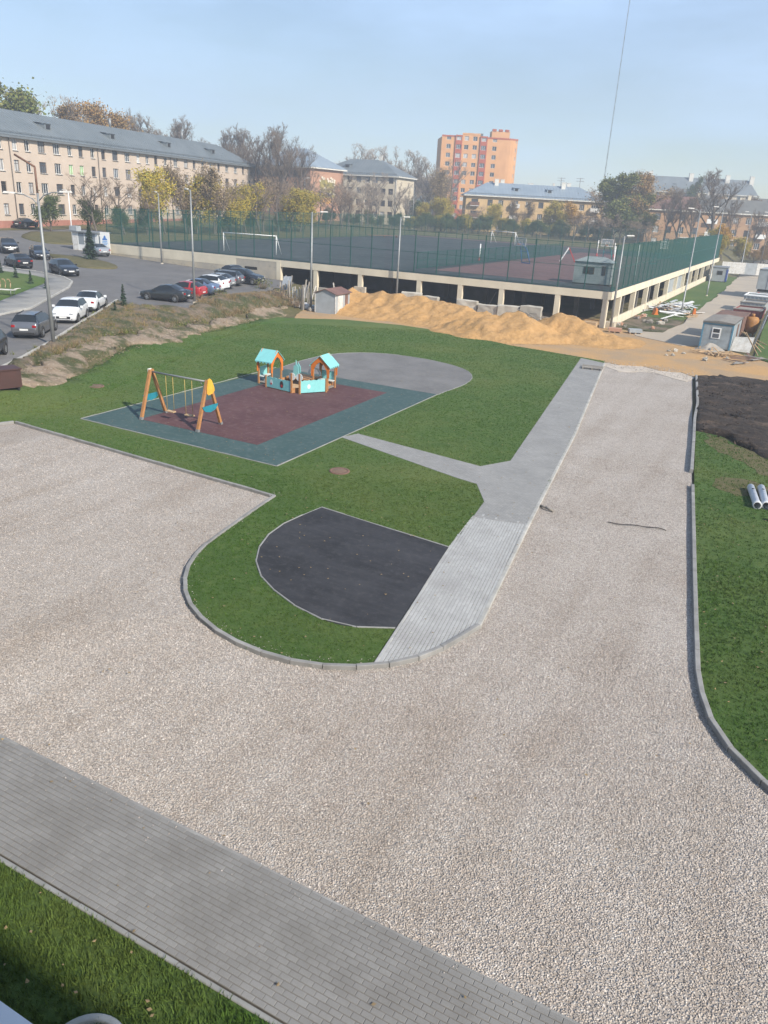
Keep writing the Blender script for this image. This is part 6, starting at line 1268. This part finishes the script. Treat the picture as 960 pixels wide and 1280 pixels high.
t = thing('site_cabin', 'low brown rusty cabin behind the grey blue cabin', 'cabin', (-5.75, 80.2, 0), R(-2)); MB().box(-1.2, 1.2, 0, 4.8, .1, 2.1).build('wall', 'rust_brown', t); MB().box(-1.3, 1.3, -.1, 4.9, 2.1, 2.2).build('roof', 'rust_brown', t); MB().box(-1.1, 1.1, .2, 4.6, -.05, .1).build('skid', 'dark_gap', t)
t = thing('tank_stand_in', 'orange tank shape standing in for an orange site piece beside the brown cabin', 'tank', (-3.95, 83.6, 0)); t.scale = (.85, .85, .9); MB().lathe([(0, .45), (.5, .5), (.72, .75), (.75, 1.9), (.6, 2.15), (0, 2.25)], 20).build('body', 'tank_orange', t)  # tank shape approximates an orange piece of site gear
for a in (45, 135, 225, 315): MB().tube((.5*math.cos(R(a)), .5*math.sin(R(a)), -.05), (.5*math.cos(R(a)), .5*math.sin(R(a)), .7), .06).build('leg', 'tank_orange', t)
MB().tube((0, 0, 2.2), (0, 0, 2.5), .2).build('cap', 'tank_orange', t)
def skip(x, y, rz, L, W, H, mat, label, top):
    t = thing('skip_container', label, 'skip', (x, y, 0), R(rz)); MB().add([(-W/2+.15, .2, .1), (W/2-.15, .2, .1), (W/2-.15, L-.2, .1), (-W/2+.15, L-.2, .1), (-W/2, 0, H), (W/2, 0, H), (W/2, L, H), (-W/2, L, H)], [(0, 1, 5, 4), (1, 2, 6, 5), (2, 3, 7, 6), (3, 0, 4, 7), (3, 2, 1, 0)]).build('body', mat, t)
    for i in range(6): xx = -W/2+.25+i*(W-.5)/5; MB().bar((xx, .09, .2), (xx, -.01, H-.05), .07, .1).build('rib', mat, t)
    MB().box(-W/2-.04, W/2+.04, -.05, .05, H, H+.1).box(-W/2-.04, W/2+.04, L-.05, L+.05, H, H+.1).box(-W/2-.05, -W/2+.05, .05, L-.05, H, H+.1).box(W/2-.05, W/2+.05, .05, L-.05, H, H+.1).build('rim', top, t); MB().box(-W/2+.08, W/2-.08, .1, L-.1, H-.25, H-.15).build('load', top, t); MB().box(-W/2+.3, W/2-.3, .3, L-.3, -.05, .1).build('skid', 'dark_gap', t)
skip(-5.3, 97, -3, 5, 2.9, 1.25, 'skip_red', 'dark red ribbed skip container beside the lane', 'wood_grey')
skip(-5.2, 103, -3, 4.5, 2.7, 1.5, 'cabin_grey', 'grey skip container behind the red one', 'wood_grey')
skip(-5.2, 108, -3, 4.5, 2.8, 1.9, 'cabin_grey', 'container topped with a white cover farther along the lane', 'white_paint')
def truck():
    t = thing('lorry', 'grey box lorry parked at the far right of the lane', 'lorry', (-5.2, 128, 0), R(-3)); MB().box(-1.25, 1.25, 0, 6.5, 1.35, 4.1).build('cargo_box', 'cabin_grey', t); MB().box(-1.3, 1.3, -.05, .04, 4.02, 4.16).box(-1.3, -1.2, -.04, .03, 1.35, 4.02).box(1.2, 1.3, -.04, .03, 1.35, 4.02).build('rear_frame', 'galv', t); MB().box(-.02, .02, -.03, -.001, 1.4, 4.0).build('door_gap', 'dark_gap', t)
    MB().box(-1.1, 1.1, .1, 8.6, .8, 1.33).build('chassis', 'dark_gap', t); MB().box(-1.2, 1.2, 6.8, 8.8, 1.0, 3.0).build('driver_cab', 'cabin_grey', t); MB().box(-1.2, 1.2, -.15, .0, .75, 1.0).build('rear_bumper', 'galv', t)
    for y in (1.4, 2.6, 7.4):
        for s in (-1, 1):
            w = thing('wheel', None, None, (s*1.05, y, .5)); w.parent = t; w.rotation_euler = (R(-90)*s, 0, R(90) if False else 0); w.rotation_euler = (0, R(90)*s, 0)
            MB().lathe([(.28, -.15), (.47, -.15), (.5, -.1), (.5, .1), (.47, .15), (.28, .15)], 18).build('tyre', 'tyre', w); MB().lathe([(0, .06), (.2, .08), (.28, .14), (.28, -.1)], 14).build('rim', 'galv', w)
    for s in (-.8, .8): MB().box(s-.15, s+.15, -.17, -.152, .82, .95).build('tail_light', 'lamp_red', t)
truck()
t = thing('storage_cabin', 'pale grey blue storage cabin with a royal blue end by the deck', 'cabin', (-14.2, 155.5, 0), R(3)); MB().box(-1.3, 1.2, 0, 5, .1, 2.4).build('wall', 'cabin_grey', t); MB().box(-1.38, 1.3, -.08, 5.1, 2.4, 2.52).build('roof', 'galv', t); MB().box(1.0, 1.28, -.05, .3, .1, 2.2).build('end_panel', 'royal_blue', t); w = MB().box(-.5, .4, -.04, -.003, 1.2, 1.9).build('window', 'frame_brown', t); MB().box(-.42, .32, -.055, -.042, 1.28, 1.82).build('pane', 'glass', w); MB().box(-1.2, 1.1, .2, 4.8, -.05, .1).build('skid', 'dark_gap', t)
def white_wall():
    t = thing('white_wall', 'low white painted wall across the far lane end', 'wall', (-16.0, 176.0, terrain(-15, 176)-.3), R(22))
    for i in range(4): MB().box(i*2.3, i*2.3+2.2, 0, .15, 0, 2.2).build('wall_panel', 'white_dirty' if i != 2 else 'cabin_grey', t); MB().box(i*2.3+2.2, i*2.3+2.3, -.03, .18, 0, 2.25).build('wall_post', 'white_dirty', t)
white_wall()
sheet('deck_verge', [(-16.15, 92), (-11.2, 92), (-11.15, 100), (-11.55, 139), (-12.3, 172), (-16.15, 172)], .0, 'lawn', 'green verge between deck and service lane', .1, 'lawn')
sheet('site_verge', [(-16.15, 80.4), (-11.3, 80.4), (-10.95, 88), (-11.2, 91.9), (-16.15, 91.9)], .002, 'bank_soil', 'muddy patch between deck corner and lane', .1, 'dirt')
sheet('right_verge', [(-2.6, 71.5), (1, 67), (16, 66), (30, 66), (30, 170), (-2.5, 170), (-3.3, 112), (-3.1, 90)], .0, 'lawn', 'grassy plot behind the leaning site fence', .1, 'lawn')
def debris():
    g = random.Random(9)
    for i in range(52):          # heap of white cladding strips
        x = -13.6+g.gauss(0, 1.0); x = max(-15.9, min(-11.0, x)); y = 100+g.gauss(0, 4.2); z = .1+g.random()*1.15*math.exp(-((x+13.8)/1.4)**2-((y-100)/4.5)**2); L = g.uniform(1.4, 3.8); w = g.uniform(.18, .42)
        o = MB().box(-L/2, L/2, -w/2, w/2, -.02, .02).build('cladding_strip', g.choice(['debris_white', 'debris_white', 'tarp']), None, (x, y, z), (g.uniform(-.4, .4), g.uniform(-.28, .28), g.uniform(-.4, 1.5))); tag(o, 'white strip of scrap cladding in the heap beside the deck', 'scrap strip', 'white scrap strips beside the deck')
    for i in range(16):
        x = g.uniform(-15.4, -13.0); y = g.uniform(96, 103); L = g.uniform(1.0, 2.6); o = MB().box(-L/2, L/2, -.09, .09, -.025, .025).build('scrap_board', 'rust_brown' if i % 2 else 'wood_raw', None, (x, y, .15+g.random()*.55), (g.uniform(-.3, .3), g.uniform(-.3, .3), g.uniform(0, 3))); tag(o, 'brown scrap board in the heap beside the deck columns', 'board', 'brown scrap boards beside the deck')
    for i, (x, y) in enumerate(((-14.6, 94.4), (-10.9, 98.2))):
        t = thing('barrier_block', ('orange red plastic barrier in the scrap heap' if i == 0 else 'orange red plastic barrier at the lane edge'), 'barrier', (x, y, .02), g.random()); MB().prism([(-.3, 0), (.3, 0), (.16, .2), (.1, .65), (-.1, .65), (-.16, .2)], -.3, .3).build('body', 'play_orange', t); MB().box(-.07, .07, -.15, .15, .65, .73).build('lug', 'play_orange', t)
    for i in range(9):
        L = g.uniform(.7, 1.4); o = MB().box(-L/2, L/2, -.08, .08, -.03, .03).build('timber_offcut', 'wood_raw', None, (g.uniform(-11.6, -10.4), g.uniform(93, 97.5), .08+.3*g.random()), (g.uniform(-.3, .3), g.uniform(-.3, .3), g.uniform(0, 3))); tag(o, 'raw timber offcut piled at the lane edge', 'timber', 'timber offcuts at the lane edge')
    for i in range(26):          # broken pallets in front of the cabin
        L = g.uniform(.7, 1.5); o = MB().box(-L/2, L/2, -.06, .06, -.018, .018).build('pallet_board', 'wood_raw', None, (g.uniform(-7.0, -4.3), g.uniform(69.6, 71.6), .04+.26*g.random()), (g.uniform(-.15, .15), g.uniform(-.2, .2), g.choice([.4, .5, 1.9, 2.0])+g.uniform(-.25, .25))); tag(o, 'broken pallet board on the ground before the blue cabin', 'board', 'broken pallet boards')
    for i in range(12):
        L = g.uniform(1.6, 3.2); o = MB().bar((-L/2, 0, 0), (L/2, 0, 0), .07, .05).build('timber_batten', 'wood_grey', None, (g.uniform(-24.5, -19.6), g.uniform(75.2, 77.4), .5+.5*g.random()), (g.uniform(-.15, .15), g.uniform(-.3, .3), g.uniform(-.6, .6))); tag(o, 'thin grey batten lying behind the sand cone', 'batten', 'battens behind the sand cone')
    for i in range(3):
        t = thing('brick_pallet', ('pallet of bricks beside the deck corner', 'pallet of orange blocks in front of the deck corner', 'pallet with grey blocks by the corner pole')[i], 'pallet', ((-17.6, -15.2, -13.5)[i], (76.6, 76.6, 77.4)[i], 0), .2*i); MB().box(-.6, .6, -.4, .4, .1, .4+.3*(i == 0)).build('load', ('wood_raw', 'rust_brick', 'cabin_grey')[i], t)
        for k in (-.5, 0, .5): MB().box(k-.05, k+.05, -.4, .4, -.02, .1).build('runner', 'wood_raw', t)
    t = thing('metal_panel', 'cream sheet metal panel leaning behind the pallets', 'panel', (-3.9, 74.0, 0), R(-8)); MB().bar((-.8, .2, .0), (.75, .2, .0), .04, .02).add([(-.8, -.3, -.02), (.8, -.2, -.02), (.85, .3, 1.25), (-.7, .35, 1.1), (-.8, -.26, -.02), (.8, -.16, -.02), (.85, .34, 1.25), (-.7, .39, 1.1)], [(0, 1, 2, 3), (4, 7, 6, 5), (0, 4, 5, 1), (1, 5, 6, 2), (2, 6, 7, 3), (3, 7, 4, 0)]).build('sheet', 'white_dirty', t)
    f = thing('site_fence', 'leaning pale metal site fence beside the skips', 'fence', (-3.0, 74.5, 0), R(91))
    for i in range(10): MB().bar((i*2.6+.1, .1, -.02), (i*2.6+.1, -.45+.1*g.random(), 2.0), .08, .08).build('post', 'galv', f); MB().add([(i*2.6+.15, .08, .05), (i*2.6+2.5, .08, .05), (i*2.6+2.5, -.4, 1.9), (i*2.6+.15, -.4, 1.9), (i*2.6+.15, .12, .05), (i*2.6+2.5, .12, .05), (i*2.6+2.5, -.36, 1.9), (i*2.6+.15, -.36, 1.9)], [(0, 1, 2, 3), (4, 7, 6, 5), (0, 4, 5, 1), (1, 5, 6, 2), (2, 6, 7, 3), (3, 7, 4, 0)]).build('panel', 'tarp' if i % 3 else 'cabin_grey', f)
    for i in range(4): o = MB().bar((0, 0, 0), (1.5+.4*i, -.5, 1.7-.3*i), .07, .07).build('fence_prop', 'wood_raw', None, (-2.4+.1*i, 72.5+i*2.4, .0), 2.9); tag(o, 'pale timber prop holding the site fence', 'prop', 'timber props of the site fence')
    for i in range(5): o = MB().bar((0, 0, 0), (.7, .3, 1.35), .09, .05).build('leaning_plank', 'rust_brown' if i % 2 else 'wood_raw', None, (-4.62+.03*i, 74.2+i*.9, 0), R(150)); tag(o, 'old plank leaning against the long side of the blue cabin', 'plank', 'planks leaning on the blue cabin')
debris()
def more_scrap():
    g = random.Random(21)
    for i in range(16):
        x = g.uniform(-16.0, -12.6); y = g.uniform(81.2, 92); s = g.uniform(.18, .45); o = link('rubble_block', rough_block(s*1.6, s, s*.7, 60+i), None, (x, y, -.02), g.random()*3); o.data.materials.clear(); o.data.materials.append(M[g.choice(['wood_grey', 'rust_brick', 'block_concrete'])]); tag(o, 'broken lump lying on the muddy patch by the deck corner', 'rubble', 'rubble on the muddy patch')
    for i in range(10):
        L = g.uniform(1.2, 2.6); o = MB().box(-L/2, L/2, -.1, .1, -.02, .02).build('old_board', g.choice(['wood_grey', 'rust_brown']), None, (g.uniform(-3.9, -2.2), g.uniform(66.5, 72.5), .05+.06*g.random()), (0, g.uniform(-.03, .03), g.uniform(0, 3))); tag(o, 'old board lying on the ground near the leaning site fence', 'board', 'old boards by the site fence')
    for i in range(8):
        x = g.uniform(-9.5, -3.0); y = g.uniform(66.5, 70); s = g.uniform(.12, .3); o = link('stone_lump', rough_block(s*1.4, s, s*.7, 90+i), None, (x, y, -.04), g.random()*3); tag(o, 'pale stone lump on the sandy ground before the cabin', 'stone', 'stone lumps before the cabin')
more_scrap()
for i, (x, y) in enumerate(((-.08, 33.3), (.27, 33.5), (.64, 33.4), (1.0, 33.5))):
    t = thing('plastic_pipe', 'short grey white pipe lying in a row on the verge', 'pipe', (x, y, .145), R(10-2*i), 'pipes lying on the verge'); MB().lathe([(.12, -1.15), (.145, -1.15), (.145, 1.0), (.17, 1.02), (.17, 1.18), (.13, 1.18)], 16).build('tube', 'pipe_grey', t, None, (R(90), 0, 0)); MB().lathe([(.0, -1.1), (.12, -1.1)], 12).build('bore', 'dark_gap', t, None, (R(90), 0, 0)); MB().tube((0, .5, .13), (0, .5, .155), .05).build('hole_rim', 'dark_gap', t)
tag(rough_block and link('foam_block', rough_block(.45, .3, .3, 3), None, (1.0, 31.0, .0), .3), 'small pale block lying near the grey pipes', 'block')
o = MB().path(smooth_line([(-4.6, 27.38, -.04), (-4.2, 27.35, -.02), (-3.7, 27.62, -.03), (-3.3, 27.66, -.02), (-2.9, 27.86, -.03), (-2.6, 27.8, -.04)], 4), .018, 5).build('cable', 'rubber', None); tag(o, 'thin dark cable lying across the gravel road', 'cable')
o = MB().path([(-7.2, 27.5, -.03), (-6.95, 27.3, .02), (-6.6, 27.2, -.03)], .045, 5).build('branch', 'wood_grey', None); tag(o, 'short dark stick at the paver path edge', 'stick')
t = thing('pallet', 'broken wooden pallet at the far end of the paver path', 'pallet', (-12.4, 56.6, .02), R(10))
for i in range(6): MB().box(-.75, .75, -.55+i*.2, -.43+i*.2, .1, .13).build('deck_board', 'wood_grey', t)
for x in (-.65, 0, .65): MB().box(x-.05, x+.05, -.55, .57, 0, .1).build('runner', 'wood_grey', t)
# concrete ring in the grass below the window
t = thing('well_ring', 'round concrete well ring in the grass below the window', 'well ring', (-6.12, 4.35, -.03)); MB().lathe([(.44, -.2), (.44, .09), (.46, .1), (.53, .1), (.55, .08), (.55, -.2)], 40).build('ring', 'kerb_light', t); MB().lathe([(0, .02), (.44, .02)], 32).build('lid', 'cabin_teal', t)
# our own facade and window ledge
t = thing('facade', 'our own building wall with the white window ledge', 'building', (0, 0, 0)); MB().box(-60, 60, -12, -.02, -.2, 9.1).build('wall', 'beige_plaster', t); MB().box(-60, 60, -12, -.32, 9.1, 11.3).build('upper_wall', 'beige_plaster', t)  # out of view; length and height shaped for its shade on the near ground
s = MB().box(-2.4, 1.2, -.1, .44, 9.385, 9.43).box(-2.4, 1.2, .405, .44, 9.33, 9.384).build('window_ledge', 'sill_paint', t); MB().box(-2.4, 1.2, -.3, .1, 9.1, 9.384).build('ledge_bed', 'beige_plaster', t)
# far radio mast
t = thing('radio_mast', 'very tall thin radio mast on the horizon', 'mast', (-62.5, 262, terrain(-62.5, 262)-.5))
for a in (0, 120, 240): MB().tube((.16*math.cos(R(a)), .16*math.sin(R(a)), 0), (.10*math.cos(R(a)), .10*math.sin(R(a)), 76), .025, n=5).build('leg', 'dark_pole', t)
m = MB()
for i in range(24):
    z = i*3.1
    for a in (0, 120, 240): b = a+120; m.bar((.14*math.cos(R(a)), .14*math.sin(R(a)), z), (.14*math.cos(R(b)), .14*math.sin(R(b)), z+3.1), .02, .02)
m.build('lattice', 'dark_pole', t)
for i, (x, y, h) in enumerate(((-98, 338, 12), (-88, 330, 12))):
    t = thing('aerial', 'thin roof aerial standing among the far roofs', 'aerial', (x, y, terrain(x, y)+6), 0, 'aerials on the skyline'); MB().tube((0, 0, -6), (0, 0, h), .1, n=5).build('mast', 'dark_pole', t)
    for z in (h-.2, h-1.2): MB().bar((-1.6, 0, z), (1.6, 0, z), .12, .12).build('crossarm', 'dark_pole', t)

# ---------------------------------------------------------------- haze
def haze():
    k = bpy.data.materials.new('haze_air'); k.use_nodes = True; nt = k.node_tree; nt.nodes.clear(); o = nt.nodes.new('ShaderNodeOutputMaterial'); v = nt.nodes.new('ShaderNodeVolumePrincipled')
    v.inputs['Color'].default_value = (.84, .90, .97, 1); v.inputs['Density'].default_value = .0014; v.inputs['Anisotropy'].default_value = .2; nt.links.new(v.outputs[0], o.inputs['Volume']); M['haze_air'] = k
    b = MB().box(-485, 425, -65, 605, -2.5, 86).build('haze', 'haze_air'); tag(b, 'thin autumn haze over the whole place', 'haze', kind='stuff')
haze()
